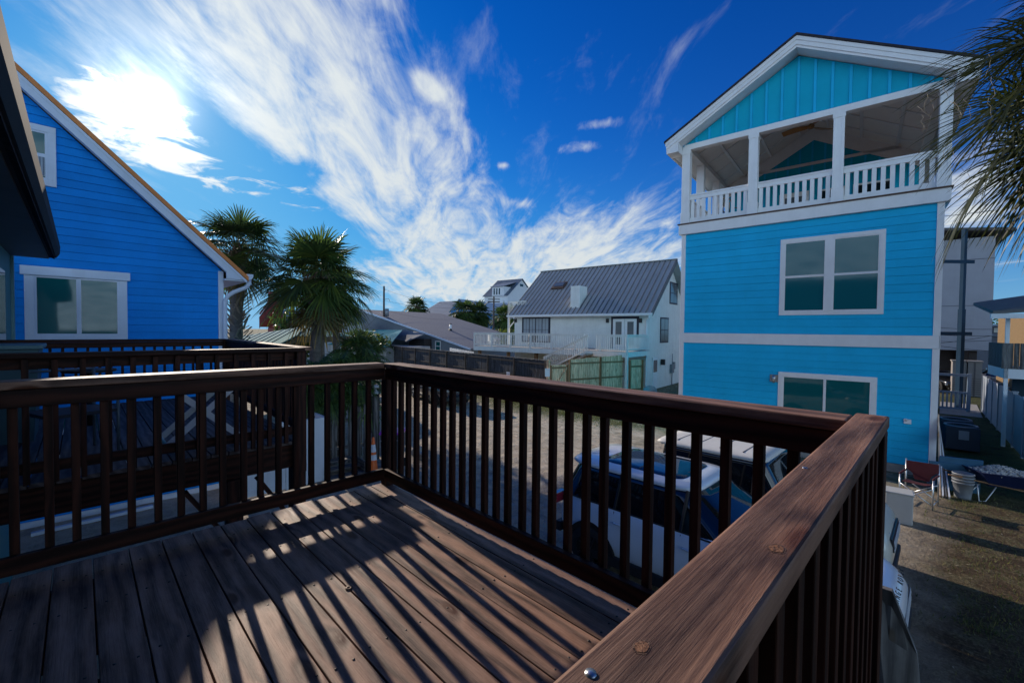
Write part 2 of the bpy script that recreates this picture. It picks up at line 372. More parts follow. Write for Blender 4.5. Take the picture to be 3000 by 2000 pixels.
# stair side board seen under the near rail
m = MB(); a = Vector((2.02, .02, .55)); 
m.prism([(3.3, .26, 2.52), (3.3, .175, 2.52), (3.5, .065, 2.10), (3.55, .03, 1.7), (3.62, .015, 0), (3.62, .26, 0)], (.04, 0, 0), (0, 0, 1))
sb = m.build('stair_board', greywood); tag(sb, 'dark grey sloping side board standing below the near deck corner', 'stair board')

# ================================================================ our own house (left edge): teal wall, eave, gutter
own = thing('teal_house', 'teal house at the left edge with dark gutter and window above the deck', 'house', (-.8, 3, 0))
oo = Vector((-.8, 3, 0))
m = MB(); m.bx(-4, 0, -9, 8.0, 0, 5.15); m.build('wall', teal, own)
m = MB()  # soffit and roof
m.bx(-.4, .43, -9, 8.09, 5.16, 5.2)
m.build('soffit', plain('soffit_paint', (.10, .12, .13), .6), own)
m = MB(); m.prism([(.50, -9, 5.22), (-4.5, -9, 8.0), (-4.5, -9, 7.8), (.50, -9, 5.16)], (0, 17.1, 0)); m.build('roof', dkshingle, own)
m = MB(); prof = [(.42, 5.18), (.52, 5.19), (.56, 5.26), (.57, 5.385), (.545, 5.40), (.54, 5.38), (.45, 5.38), (.42, 5.30)]
m.prism([(a, -9, b) for a, b in prof], (0, 17.12, 0), (0, 1, 0)); m.build('gutter', plain('blue_grey_gutter', (.05, .07, .085), .9, .08, 3, spec=.05), own)
fr = window(own, 3, 4, 3.4, 4.7, 5) if False else None
m = MB(); m.bx(.002, .03, 5.2, 5.34, 3.0, 5.12); m.build('corner_trim', plain('teal_trim', (.10, .24, .25), .6), own)
m = MB(); m.bx(.002, .02, 5.9, 6.9, 3.3, 4.8); m.build('window', darkglass, own)
m = MB(); m.bx(.002, .035, 7.85, 8.0, 0, 5.14); m.build('corner_board', plain('teal_trim2', (.12, .26, .28), .6), own)

# ================================================================ neighbour's deck
NZ = 2.76
nbx, nby = 1.74, 5.02
nbd = thing('neighbour_deck', 'dark brown raised deck with slatted railing in front of the blue gabled house', 'deck', (nbx, nby, 0))
NO = Vector((nbx, nby, 0))
fx, fy = 1.96, 9.45
m = MB(); x = .04
while x > -4.4:
    m.bx(x-.14, x, .0+random.uniform(-.01, .01), 4.4, NZ-.036, NZ+random.uniform(-.002, .002), (0, 1, 0)); x -= .149
m.build('floor_planks', deck_nb, nbd, .004)
m = MB(); m.bx(-4.4, .04, .06, .10, NZ-.30, NZ-.038); m.build('rim_beam', stain_nb, nbd, .004)
m = MB(); m.bx(0.0, .04, .12, 4.4, NZ-.26, NZ-.038); m.build('rim_beam', stain_nb, nbd, .004)
m = MB(); m.bx(-4.4, 0, 2.2, 2.26, NZ-.26, NZ-.038); m.build('joists', stain_nb, nbd)
rail_run(nbd, (nbx, 5.06), (-2.6, 5.06), NZ, NO, first=.16, last=.1, inside=1, pitch=.155, mat=stain_nb, capm=stain_nb, bs=.038, ball_low=.0)
rail_run(nbd, (fx-.05, fy), (nbx, 5.10), NZ, NO, first=.1, last=.1, inside=1, pitch=.125, mat=stain_nb, capm=stain_cap)
rail_run(nbd, (-2.6, fy), (fx-.05, fy), NZ, NO, first=.1, last=.1, inside=1, pitch=.135, mat=stain_nb, capm=stain_nb)
for x0, y0, z0, w in ((1.66, 4.955, NZ-.34, .10), (1.87, 9.40, NZ-.3, .10)):
    m = MB(); m.bx(x0-nbx, x0+w-nbx, y0-nby, y0+w-nby, z0, NZ+1.0, (0, 0, 1)); m.build('post', stain_nb, nbd, .004)
for px, py in ((868, 1510), (683, 1530)):
    q = atp(px, 1450, (nbx, 5.12, 0), pi/2)
    m = MB(); m.bx(q.x-.07-nbx, q.x+.07-nbx, .0, .14, -.05, NZ-.302, (0, 0, 1)); m.build('support_post', stain_nb, nbd, .004)
    m = MB(); m.beam((q.x-.08-nbx, .07, NZ-.85), (q.x-.40-nbx, .07, NZ-.34), .09, .04); m.build('knee_brace', stain_nb, nbd)
# folding table with crossed legs on it
tq = atz(590, 1290, NZ)
ft = thing('folding_table', 'pale folding table with crossed white legs standing on the neighbouring deck', 'table', (tq.x, tq.y, NZ))
m = MB(); m.bx(-.42, .42, -.3, .3, .70, .725); m.build('tabletop', plain('teal_tabletop', (.10, .24, .25), .5, .1), ft, .004)
for yy in (-.24, .24):
    for s in (-1, 1):
        m = MB(); m.beam((-.36*s, yy+.012*s, 0), (.36*s, yy+.012*s, .69), .02, .06); m.build('leg', vinyl, ft)
m = MB(); m.tube([(-.33, -.24, .06), (-.33, .24, .06)], .016); m.build('stretcher', plain('pale_teal_tube', (.2, .45, .5), .4), ft)
# white slatted ladder-back chair deeper in the shade
cq = atz(215, 1330, NZ)
ch = thing('deck_chair', 'dark metal framed chair in the shade on the neighbouring deck', 'chair', (cq.x, cq.y, NZ), R(20))
cm = plain('grey_blue_frame', (.10, .14, .18), .4, .1)
m = MB(); m.bx(-.26, .26, -.25, .25, .40, .43); m.build('seat', plain('dark_sling', (.03, .035, .05), .7), ch)
for sx in (-.25, .25):
    for sy in (-.24, .24):
        m = MB(); m.tube([(sx, sy, 0), (sx, sy, .62 if sy < 0 else .95)], .014); m.build('leg', cm, ch)
    m = MB(); m.tube([(sx, -.26, .62), (sx, .26, .64)], .017); m.build('armrest', cm, ch)
m = MB(); [m.tube([(-.25, .24, z), (.25, .24, z)], .012) for z in (.5, .6, .7, .8, .93)]; m.build('backrest', cm, ch)
pq = atp(262, 1075, (0, 7.5, 0), pi/2)
vs = MB(); vs.lathe([(.0, 0), (.05, 0), (.06, .05), (.045, .12), (.05, .16), (.045, .16), (.04, .03)], (0, 0, 0), 16)
tbq = (pq.x, 7.5, NZ+.70)
st = thing('side_table', 'small dark side table on the neighbouring deck under a blue cup', 'table', (pq.x, 7.5, NZ))
m = MB(); m.lathe([(0, .67), (.25, .67), (.25, .70), (0, .70)], (0, 0, 0), 20, smooth=False); m.build('tabletop', blackplastic, st)
m = MB(); m.tube([(0, 0, 0), (0, 0, .67)], .03); m.build('leg', blackplastic, st)
vo = vs.build('cup', plain('blue_glaze', (.02, .06, .2), .2)); vo.location = tbq; tag(vo, 'blue cup on the dark side table of the neighbouring deck', 'cup')
bq = atz(25, 1160, NZ)
bn = thing('storage_bin', 'teal grey plastic storage bin on the neighbouring deck at the left edge', 'bin', (-.58, 7.2, NZ))
m = MB(); m.prism([(-.25, -.35, 0), (.22, -.35, 0), (.27, -.40, .98), (-.3, -.40, .98)], (0, .7, 0)); m.build('body', plain('bin_plastic', (.05, .12, .14), .5), bn)
m = MB(); m.bx(-.32, .30, -.42, .34, .985, 1.03); m.build('lid', plain('bin_lid', (.10, .2, .22), .5), bn, .01)

# ================================================================ blue gabled house
BY = 12.69
bh = thing('blue_gabled_house', 'bright blue clapboard house with steep gable, white trim and orange roof edge', 'house', (2.51, BY, 0), R(90))
# local frame: facade in plane x'=0 facing -x', y' runs to the photo's left ; world = origin + y'*(-1,0,0), x' -> +Y
bh.rotation_euler = (0, 0, R(90))
def rb(y): return 5.40+y*.951      # underside of the rake at y' (left of the corner)
W = 11.0; apex = 5.6
def topb(y): return rb(y) if y < apex else rb(2*apex-y)
m = MB(); lap(m, 0.0, W, .12, 10.6, .163, 0, topb)
# butt joints between boards
m.build('siding', blue, bh)
m = MB(); m.prism([(.03, 0, 0), (.03, 0, 5.40), (.03, apex, rb(apex)), (.03, W, 5.2), (.03, W, 0)], (9, 0, 0)); m.build('wall', blue, bh)
m = MB(); m.bx(-.03, -.002, -.006, W, -.02, .118); m.build('base_trim', trimblue, bh)
m = MB(); m.bx(-.035, .10, -.02, .09, .12, 5.38); m.build('corner_board', trimblue, bh, .004)
# rake board, soffit, roof : overhang .3 towards us
tanr = .951
def rk(y, dz=0): return rb(y)+dz
ov = .28
m = MB(); m.prism([(-ov, -.20, 5.19), (-ov, apex, rk(apex, .0)), (-ov, apex, rk(apex, .22)), (-ov, -.46, rk(-.46, .22)), (-ov, -.46, 5.185), (-ov, -.20, 5.185)], (.03, 0, 0), (0, 1, tanr)); m.build('rake_board', trimblue, bh)
m = MB(); m.prism([(-ov-.012, -.47, rk(-.47, .15)), (-ov-.012, apex, rk(apex, .15)), (-ov-.012, apex, rk(apex, .225)), (-ov-.012, -.47, rk(-.47, .225))], (.011, 0, 0), (0, 1, tanr)); m.build('drip_trim', trimblue, bh)
m = MB(); m.prism([(-ov-.03, -.50, rk(-.50, .235)), (-ov-.03, apex, rk(apex, .235)), (-ov-.03, apex, rk(apex, .35)), (-ov-.03, -.50, rk(-.50, .35))], (9.5, 0, 0), (0, 1, tanr))
m.prism([(-ov-.03, 2*apex+.53, rk(-.53, .235)), (-ov-.03, apex, rk(apex, .235)), (-ov-.03, apex, rk(apex, .35)), (-ov-.03, 2*apex+.53, rk(-.53, .35))], (9.5, 0, 0), (0, 1, -tanr))
m.build('roof', orange, bh)
m = MB(); m.prism([(-ov+.031, -.20, rk(-.20, .02)), (-ov+.031, apex, rk(apex, .02)), (-ov+.031, apex, rk(apex, .10)), (-ov+.031, -.20, rk(-.20, .10))], (ov-.04, 0, 0), (0, 1, tanr)); m.build('rake_soffit', trimblue, bh)
m = MB(); m.prism([(-ov+.001, -.45, 5.19), (-ov+.001, -.03, 5.19), (-ov+.001, -.03, rk(-.03, .05)), (-ov+.001, -.45, rk(-.45, .20))], (.029, 0, 0)); m.build('eave_return', trimblue, bh)
m = MB(); m.bx(-ov+.03, 9, -.46, -.0, 5.15, 5.188); m.build('soffit', trimblue, bh)
m = MB(); m.bx(-ov+.03, 9, -.49, -.462, 5.15, 5.19); m.build('fascia', trimblue, bh)
# gutter + downspout
m = MB(); m.prism([(-ov-.02, -.47, 5.20), (-ov-.02, -.56, 5.20), (-ov-.02, -.60, 5.26), (-ov-.02, -.61, 5.34), (-ov-.02, -.47, 5.34)], (9.4, 0, 0), (1, 0, 0)); m.build('gutter', trimblue, bh, .004)
m = MB(); m.tube([(-ov+.10, -.54, 5.22), (-ov+.10, -.54, 5.12), (-ov+.12, -.49, 5.02), (-.10, -.22, 4.88), (-.06, -.10, 4.78), (-.085, -.035, 4.64), (-.085, -.035, .25), (-.14, -.08, .12)], .05, 10); m.build('downspout', trimblue, bh)
# windows
window(bh, 1.90, 3.14, 3.80, 4.98, 0, trimblue, winglass, 'slider', .13, split=2)
m = MB(); m.bx(-.075, -.002, 1.72, 3.32, 4.985, 5.16); m.build('window_head', trimblue, bh, .004)
w2 = window(bh, 2.93, 4.1, 6.88, 7.81, 0, trimblue, winglass, 'hung', .12, split=1)
m = MB(); m.bx(-.03, -.012, 2.97, 4.06, 6.94, 7.33)
g_ = m.build('blind', plain('pale_blind', (.35, .42, .5), .6, .05), w2)
m = MB(); [m.bx(-.036, -.031, 2.98+i*.045, 2.995+i*.045, 6.95, 7.32) for i in range(24)]; m.build('blind_slats', plain('slat_dark', (.1, .14, .2), .6), w2)
# lower window, mostly hidden by the decks
window(bh, 1.2, 2.8, 1.0, 2.2, 0, trimblue, winglass, 'slider', .12, split=2)
# bits by the wall base
pp = MB(); pp.bx(-.9, .9, -.05, .05, 0, .06); po = pp.build('white_trim_board', trimblue); po.location = (.2, 12.2, .01); po.rotation_euler = (0, 0, R(4)); tag(po, 'white trim board lying on the ground along the blue wall', 'board')
# ================================================================ turquoise three-storey house
TA = R(6.0)
T0 = atz(2735, 1400, 0); TW = 7.0
th = thing('turquoise_house', 'tall turquoise house with white bands, top floor porch and gable', 'house', T0, TA)
# local: x away from us, y to the photo's left, z up
m = MB(); lap(m, .03, TW-.03, .25, 3.62, .222, 0, None, .006); lap(m, .03, TW-.03, 3.98, 7.66, .245, 0, None, .006)
m.build('siding', aqua, th)
m = MB(); m.bx(.03, 11, .01, TW-.01, 0.0, 8.02); m.build('wall', aqua, th)
m = MB(); m.bx(-.02, 11.01, -.01, TW+.01, -.05, .24); m.build('foundation', plain('concrete', (.30, .29, .27), .9, .2, 4, bump=.5), th)
m = MB(); m.bx(-.045, -.002, -.04, TW+.04, 3.62, 3.98); m.bx(-.045, 11, -.04, -.002, 3.62, 3.98); m.build('band', white, th, .004)
for a, b in ((-.03, .12), (TW-.12, TW+.03)):
    for z0, z1 in ((.24, 3.618), (3.982, 7.66)):
        m = MB(); m.bx(-.032, .10, a, b, z0, z1); m.build('corner_board', white, th, .004)
m = MB(); m.bx(-.12, 11, -.14, TW+.12, 7.66, 8.02); m.build('porch_band', white, th, .006)
m = MB(); m.bx(-.16, 6.6, -.18, TW+.16, 8.022, 8.06); m.build('porch_floor', plain('brown_decking', (.09, .05, .035), .7, .2), th)
window(th, 1.30, 3.70, 4.72, 6.97, 0, white, blindglass, 'hung', .12, split=2)
m = MB(); m.bx(-.055, -.003, 2.37, 2.63, 4.72, 6.97); m.build('mullion', white, th, .004)
window(th, 1.40, 3.66, 1.30, 2.60, 0, white, winglass, 'slider', .13, split=2)
# porch: posts, beam, railings
ZF = 8.06; ZB = 10.78
py = [(-.12, .14), (2.22, 2.50), (4.55, 4.83), (6.78, 7.06)]
for a, b in py:
    m = MB(); m.bx(-.06, .20, a, b, ZF, ZB); m.bx(-.075, .215, a-.02, b+.02, ZF, ZF+.42); m.bx(-.075, .215, a-.02, b+.02, ZB-.14, ZB)
    m.bx(-.07, -.055, a, a+.08, ZF+.42, ZB-.14); m.bx(-.07, -.055, b-.08, b, ZF+.42, ZB-.14)
    m.build('porch_post', white, th, .006)
for x0 in (1.75, 4.15):
    m = MB(); m.bx(x0, x0+.24, 6.78, 7.06, ZF, ZB); m.build('porch_post', white, th, .006)
m = MB(); m.bx(-.06, .20, -.12, 7.06, ZB, ZB+.20); m.bx(.2, 6.1, 6.80, 7.04, ZB, ZB+.20); m.bx(.2, 6.1, -.10, .14, ZB, ZB+.20); m.build('porch_beam', white, th, .006)
for (a, b) in ((.14, 2.22), (2.50, 4.55), (4.83, 6.78)):
    m = MB(); m.bx(.02, .14, a, b, ZF+1.02, ZF+1.08); m.bx(.04, .12, a, b, ZF+.88, ZF+1.019); m.build('railing_top', white, th, .004)
    m = MB(); m.bx(.04, .12, a, b, ZF+.05, ZF+.20); m.build('railing_bottom', white, th, .004)
    n = 10; st_ = (b-a)/n
    for i in range(n):
        m = MB(); m.bx(.055, .09, a+i*st_+st_*.5-.055, a+i*st_+st_*.5+.055, ZF+.198, ZF+.882); m.build('railing_slat', white, th)
m = MB(); m.bx(.2, 6.0, 6.86, 6.98, ZF+1.0, ZF+1.06); m.bx(.2, 6.0, 6.88, 6.96, ZF+.08, ZF+.2)
for i in range(30): m.bx(.3+i*.19, .39+i*.19, 6.9, 6.94, ZF+.2, ZF+1.0)
m.build('side_railing', white, th)
# gable in front
sl = .56; yc = 3.47; half = 3.6
def tg(y): return 12.95-abs(y-yc)*sl
m = MB(); m.prism([(-.02, -.10, ZB+.20), (-.02, -.10, tg(-.10)), (-.02, yc, tg(yc)), (-.02, 7.04, tg(7.04)), (-.02, 7.04, ZB+.20)], (.14, 0, 0)); m.build('gable_wall', aqua_dark, th)
m = MB()
y = .28
while y < 7.0:
    m.bx(-.06, -.021, y, y+.07, ZB+.21, tg(y if y < yc else y+.085)-.02); y += .447
m.build('battens', aqua, th)['kind'] = 'stuff'
ovx = -.55
def TP(y, dz): return tg(y)+dz
YL, YR = 7.50, -.56
def slope(nm, x0, x1, dz0, dz1, mt, yl=YL, yr=YR):
    m = MB()
    for a, b in ((yl, yc), (yr, yc)):
        m.prism([(x0, a, TP(a, dz0)), (x0, b, TP(b, dz0)), (x0, b, TP(b, dz1)), (x0, a, TP(a, dz1))], (x1-x0, 0, 0), (0, 1, 0))
    return m.build(nm, mt, th)
slope('rake_board', ovx, ovx+.03, .10, .32, white)
slope('rake_trim', ovx-.02, ovx-.001, .24, .36, white, YL+.03, YR-.03)
slope('gable_soffit', ovx+.031, 11.2, .02, .10, white, YL-.04, YR+.04)
slope('roof', ovx-.05, 11.3, .37, .44, dkshingle, YL+.07, YR-.07)
for a in (YL, YR):
    s = 1 if a == YL else -1
    m = MB(); m.bx(ovx+.032, 11.1, min(a, a-s*.03), max(a, a-s*.03), TP(a, .0)-.05, TP(a, .33)); m.build('fascia', white, th)
for s, a in ((1, YL), (-1, YR)):
    m = MB(); e = 7.07 if s == 1 else -.13
    m.prism([(ovx+.032, a-s*.03, TP(a, -.06)), (ovx+.032, e, TP(a, -.06)), (ovx+.032, e, TP(e, .10)), (ovx+.032, a-s*.03, TP(a, .10))], (.5, 0, 0)); m.build('eave_return', white, th)
# inner porch wall and vaulted ceiling
m = MB(); m.prism([(6.05, .0, ZF), (6.05, 0, 10.9), (6.05, yc, tg(yc)-.05), (6.05, 6.95, 10.95), (6.05, 6.95, ZF)], (.1, 0, 0)); m.build('porch_back_wall', aqua_dark, th)
m = MB(); m.bx(6.0, 6.045, .0, 6.95, 11.30, 11.42)
for a, b in ((0.0, yc), (6.95, yc)): m.prism([(6.0, a, tg(a)-.60), (6.0, b, tg(b)-.60), (6.0, b, tg(b)-.05), (6.0, a, tg(a)-.05)], (.03, 0, 0))
m.build('porch_wall_trim', white, th)
m = MB()
y = .35
while y < 6.9: m.bx(6.022, 6.047, y, y+.07, ZF, tg(y if y < yc else y+.07)-.2); y += .447
m.build('porch_battens', aqua, th)
ceilm = plain('porch_ceiling_paint', (.80, .79, .77), .6, .04, 2)
m = MB()
for a in (7.04, -.10): m.prism([(.12, a, tg(a)-.02), (.12, yc, tg(yc)-.02), (.12, yc, tg(yc)+.015), (.12, a, tg(a)+.015)], (5.9, 0, 0))
m.build('porch_ceiling', ceilm, th)
m = MB()
for s in (1, -1):
    for k in (.5, 1.6, 2.7): m.bx(.13, 6.0, yc+s*k-.05, yc+s*k+.05, tg(yc+s*k)-.07, tg(yc+s*k)-.01)
    for x0 in (1.2, 2.5, 3.8, 5.1): m.prism([(x0, yc+s*3.4, tg(yc+s*3.4)-.06), (x0, yc, tg(yc)-.06), (x0, yc, tg(yc)-.021), (x0, yc+s*3.4, tg(yc+s*3.4)-.021)], (.08, 0, 0))
m.build('ceiling_battens', white, th)
for y0, y1, mt in ((.9, 2.0, darkglass), (2.45, 3.2, darkglass)):
    fr = P_box('porch_window', white, th, 5.98, 6.02, y0-.09, y1+.09, ZF+.25, ZF+2.1)
    P_box('pane', mt, fr, 5.965, 5.979, y0, y1, ZF+.35, ZF+1.15); P_box('pane', mt, fr, 5.965, 5.979, y0, y1, ZF+1.19, ZF+2.02)
dr = P_box('porch_door', white, th, 5.98, 6.02, 3.6, 4.7, ZF, ZF+2.15); P_box('pane', greyglass, dr, 5.965, 5.979, 3.82, 4.48, ZF+.25, ZF+1.95)
for y0 in (1.8, 5.2):
    m = MB(); m.bx(1.5, 1.8, y0-.09, y0+.09, tg(y0)-.10, tg(y0)-.03); m.build('ceiling_vent', white, th, .01)
m = MB(); m.lathe([(0, 0), (.05, 0), (.05, .1), (0, .1)], (-.06, .62, 1.55), 12, 'x'); m.bx(-.06, -.003, .5, .66, 1.45, 1.58); m.build('dryer_vent', white, th, .01)
# ceiling fan with three wooden blades
fl = thing('ceiling_fan', 'wooden three blade fan hanging from the porch ceiling of the turquoise house', 'ceiling fan', th.matrix_basis @ Vector((2.0, 3.25, 11.35)), TA)
woodfan = plain('fan_wood', (.30, .15, .04), .4, .2, 8)
m = MB(); m.tube([(0, 0, .1), (0, 0, 1.42)], .018); m.build('downrod', white, fl)
m = MB(); m.lathe([(0, -.05), (.09, -.04), (.11, .04), (.05, .12), (0, .12)], (0, 0, 0), 16); m.build('motor', woodfan, fl)
for k in range(3):
    a = R(80+120*k); m = MB(); n = 8; P = []; Q = []
    for i in range(n+1):
        t = i/n; r = .06+t*.84; wdt = .05+.085*math.sin(min(1, t*1.15)*pi*.72); cv = .07*math.sin(t*pi)
        for s, arr in ((1, P), (-1, Q)): arr.append(Vector((r*cos(a)-(cv+s*wdt)*sin(a), r*sin(a)+(cv+s*wdt)*cos(a), .02+.035*s)))
    pts = P+Q; m.add([p+Vector((0, 0, .012)) for p in pts]+pts, [(i, i+1, n+2+i, n+1+i) for i in range(n)]+[(2*n+2+i, 3*n+3+i, 3*n+4+i, 2*n+3+i) for i in range(n)]+[(0, 2*n+2, 2*n+3, 1)]+[(i, 2*n+2+i, 2*n+3+i, i+1) for i in range(n)]+[(n+1+i, n+2+i, 3*n+4+i, 3*n+3+i) for i in range(n)])
    m.build('blade', woodfan, fl)
# porch chair
pc = thing('patio_chair', 'brown metal patio chair standing on the top porch of the turquoise house', 'chair', th.matrix_basis @ Vector((1.3, 5.7, ZF)), TA+R(70))
cbm = plain('bronze_frame', (.10, .07, .045), .5, .2)
m = MB(); m.bx(-.26, .26, -.26, .24, .38, .44); m.build('seat', cbm, pc, .01)
m = MB(); P = []
for i in range(9):
    a = pi*i/8; P.append((-.26*cos(a), .25+.05*sin(a), .72+.30*sin(a)))
m.tube([(-.26, .24, .40)]+P+[(.26, .24, .40)], .02)
for i in range(-2, 3): m.tube([(i*.08, .25, .42), (i*.09, .27, .93-abs(i)*.05)], .016)
m.build('backrest', cbm, pc)
for sx in (-.25, .25):
    m = MB(); m.tube([(sx, -.24, .02), (sx*1.15, -.27, .55), (sx*1.15, -.1, .63), (sx*1.1, .22, .62)], .018); m.build('armrest', cbm, pc)
    for sy in (-.22, .22): m = MB(); m.tube([(sx, sy, .4), (sx*1.1, sy*1.1, 0)], .017); m.build('leg', cbm, pc)
# cylinder wall lamp
P_box('wall_light', steel, th, -.03, -.016, 3.79, 4.03, 2.38, 2.62, .002)
wl = th.children[-1]
m = MB(); m.tube([(-.09, 3.91, 2.36), (-.09, 3.91, 2.61)], .045, 14); m.bx(-.09, -.03, 3.89, 3.93, 2.47, 2.51); m.build('lamp_cylinder', steel, wl)

# ================================================================ white metal-roofed house with raised deck
WA = R(6.5)
Q0 = atz(1893, 1146, 0)
wh = thing('white_house', 'white clapboard house with grey ribbed metal roof, brick-free chimney box and raised white deck', 'house', Q0, WA)
wh['label'] = 'white clapboard house with steep grey ribbed metal roof, boxed chimney and skylight'
def WL(px, py, x=0):   # local (y,z) of a pixel on the house's local plane x
    p = atp(px, py, Q0+Vector((cos(WA), sin(WA), 0))*x, WA)-Q0
    return p.dot(Vector((-sin(WA), cos(WA), 0))), p.z
ye, ze = WL(1489, 923, -.5); yr, _ = WL(1910, 923, -.5)
wl_y, _ = WL(1508, 940)
zE = 5.35
print('WH eave', ye, ze, yr, 'wallL', wl_y, 'ridge?', WL(1578, 797, 4.2), WL(1982, 762, 4.2), 'win', WL(1534, 930), WL(1608, 974), 'door', WL(1795, 928), WL(1870, 978))
WLn = wl_y
zE = ze+.02
m = MB(); lap(m, 0, WLn, 2.75, zE+.1, .16, 0, None, .022); m.build('siding', white_far, wh)
DEP = 8.4; rx = 4.2; rz_ = WL(1578, 797, 4.2)[1]*.5+WL(1982, 762, 4.2)[1]*.5
m = MB(); m.prism([(.03, .0, 0), (.03, .0, zE), (rx, 0, rz_-.15), (DEP, 0, zE), (DEP, 0, 0)], (0, WLn, 0)); m.build('wall', white_far, wh)
# gable end siding courses (faces -y)
m = MB(); z = 2.75
tr = (rz_-.15-zE)/(rx-.01)
while z < rz_-.3:
    zt = z+.16; xa = .0 if z < zE else (z-zE)/tr; xb = DEP-xa
    m.add([(xa, -.016, z), (xb, -.016, z), (xb, -.002, zt), (xa, -.002, zt), (xb, .003, z), (xa, .003, z)], [(0, 1, 2, 3), (1, 0, 5, 4)], (1, 0, 0)); z = zt
m.build('gable_siding', white_far, wh)
# ribbed metal roof
m = MB(); oe = -.55; ze0 = zE-.02
def rf(x): return ze0+(x-oe)*(rz_-ze0)/(rx-oe)
Y0, Y1 = yr-.05, ye+.02
m.prism([(oe, Y0, rf(oe)), (rx, Y0, rf(rx)), (DEP+.55, Y0, ze0), (DEP+.55, Y0, ze0-.06), (rx, Y0, rf(rx)-.08), (oe, Y0, rf(oe)-.06)], (0, Y1-Y0, 0))
y = Y0+.02
m.build('roof', metalroof, wh)
m = MB()
while y < Y1:
    m.prism([(oe-.01, y, rf(oe)-.0), (rx, y, rf(rx)), (rx, y, rf(rx)+.075), (oe-.01, y, rf(oe)+.075)], (0, .07, 0), (1, 0, 1)); y += .40
m.bx(rx-.1, rx+.1, Y0-.01, Y1+.01, rz_+.02, rz_+.075)
m.build('roof_ribs', plain('roof_rib_metal', (.14, .15, .16), .5, .1, 1, metal=.1), wh)
m = MB(); m.bx(oe-.02, oe+.02, Y0, Y1, ze0-.20, ze0-.02); m.build('fascia', white_far, wh)
m = MB(); m.bx(oe-.14, oe-.022, Y0-.02, Y1+.02, ze0-.16, ze0-.03); m.build('gutter', white, wh, .01)
m = MB(); m.prism([(oe, Y0-.03, rf(oe)-.22), (rx, Y0-.03, rf(rx)-.24), (rx, Y0-.03, rf(rx)+.02), (oe, Y0-.03, rf(oe)+.02)], (0, .028, 0), (1, 0, 1)); m.build('rake_board', plain('grey_rake', (.12, .13, .14), .6), wh)
m = MB(); m.tube([(oe-.08, yr+.12, ze0-.12), (oe-.08, yr+.12, ze0-.25), (-.08, .03, ze0-.5), (-.07, .02, ze0-.8), (-.07, .02, .1), (-.2, .02, .02)], .055, 8); m.build('downspout', white, wh)
# chimney box and skylight on the roof
def RX(px, py, guess=1.0):       # point on the front roof plane
    n = Vector((-(rz_-ze0)/(rx-oe), 0, 1)); Mw = wh.matrix_basis if False else Matrix.Translation(Q0) @ Matrix.Rotation(WA, 4, 'Z')
    p0 = Mw @ Vector((oe, 0, ze0)); nn = Mw.to_3x3() @ n; d = ray(px, py)
    p = CAM+d*((p0-CAM).dot(nn)/d.dot(nn)); return Mw.inverted() @ p
c1 = RX(1671, 902); c2 = RX(1697, 902)
m = MB(); h_ = WL(1671, 838, c1.x)[1]
m.bx(c1.x, c1.x+1.15, c2.y, c1.y, rf(c1.x)-.1, h_); m.build('chimney', white_far, wh, .01)
s1 = RX(1616, 849); s2 = RX(1650, 848); s3 = RX(1625, 832)
def onroof(x, y, dz): return (x, y, rf(x)+dz)
sk = MB(); sk.prism([onroof(s1.x, s2.y, .0), onroof(s3.x, s2.y, .0), onroof(s3.x, s1.y, .0), onroof(s1.x, s1.y, .0)], (-.1, 0, .14)); sko = sk.build('skylight', plain('brown_frame', (.08, .05, .04), .6), wh)
sk = MB(); e = .12; sk.prism([onroof(s1.x+e, s2.y+e, .175), onroof(s3.x-e, s2.y+e, .175), onroof(s3.x-e, s1.y-e, .175), onroof(s1.x+e, s1.y-e, .175)], (-.102, 0, .012)); sk.build('pane', greyglass, sko)
navy = plain('navy_trim', (.012, .018, .04), .5, .1)
wa, wz1 = WL(1534, 932); wb, wz0 = WL(1608, 985)
P_box('window_casing', navy, wh, -.022, -.0175, wb-.14, wa+.14, wz0-.5, wz1+.10)
window(wh, wb, wa, wz0-.42, wz1, -.024, navy, plain('pale_blind_pane', (.28, .33, .38), .25, .1, 2), 'grid', .05, split=4)
da, dz1 = WL(1797, 934); db, _ = WL(1866, 934); dfl = 2.75
P_box('door_casing', navy, wh, -.024, -.0175, db-.16, da+.16, dfl, dz1+.16)
for a, b in ((db, (da+db)/2-.01), ((da+db)/2+.01, da)):
    d_ = P_box('french_door', white, wh, -.05, -.025, a, b, dfl+.02, dz1, .004); P_box('pane', greyglass, d_, -.058, -.051, a+.2, b-.2, dfl+.35, dz1-.2)
for px in (1512, 1781, 1878):
    y_, z_ = WL(px, 938); m = MB(); m.bx(-.16, -.018, y_-.09, y_+.09, z_-.17, z_+.12); m.build('porch_lamp', blackplastic, wh, .01)
# side windows and lower wall on the gable end (plane y=0 facing -y)
def WS(px, py):
    p = atp(px, py, Q0, WA+pi/2)-Q0; return p.dot(Vector((cos(WA), sin(WA), 0))), p.z
def sidewin(xa, xb, z0, z1, nm='side_window'):
    m = MB(); m.bx(xa-.08, xb+.08, -.05, -.018, z0-.08, z1+.08); f_ = m.build(nm, navy, wh)
    for i in range(2):
        for j in range(2):
            m = MB(); w_ = (xb-xa)/2; h2 = (z1-z0)/2; m.bx(xa+i*w_+.03, xa+(i+1)*w_-.03, -.058, -.051, z0+j*h2+.03, z0+(j+1)*h2-.03); m.build('pane', greyglass, f_)
print('side', WS(1935, 930), WS(1957, 1000), WS(1963, 825), WS(1981, 890), WS(1915, 1050), WS(1925, 1130))
xa, z1_ = WS(1935, 932); xb, z0_ = WS(1955, 1000); sidewin(xa, xb, z0_, z1_)
xa, z1_ = WS(1963, 828); xb, z0_ = WS(1982, 890); sidewin(xa, xb, z0_, z1_)
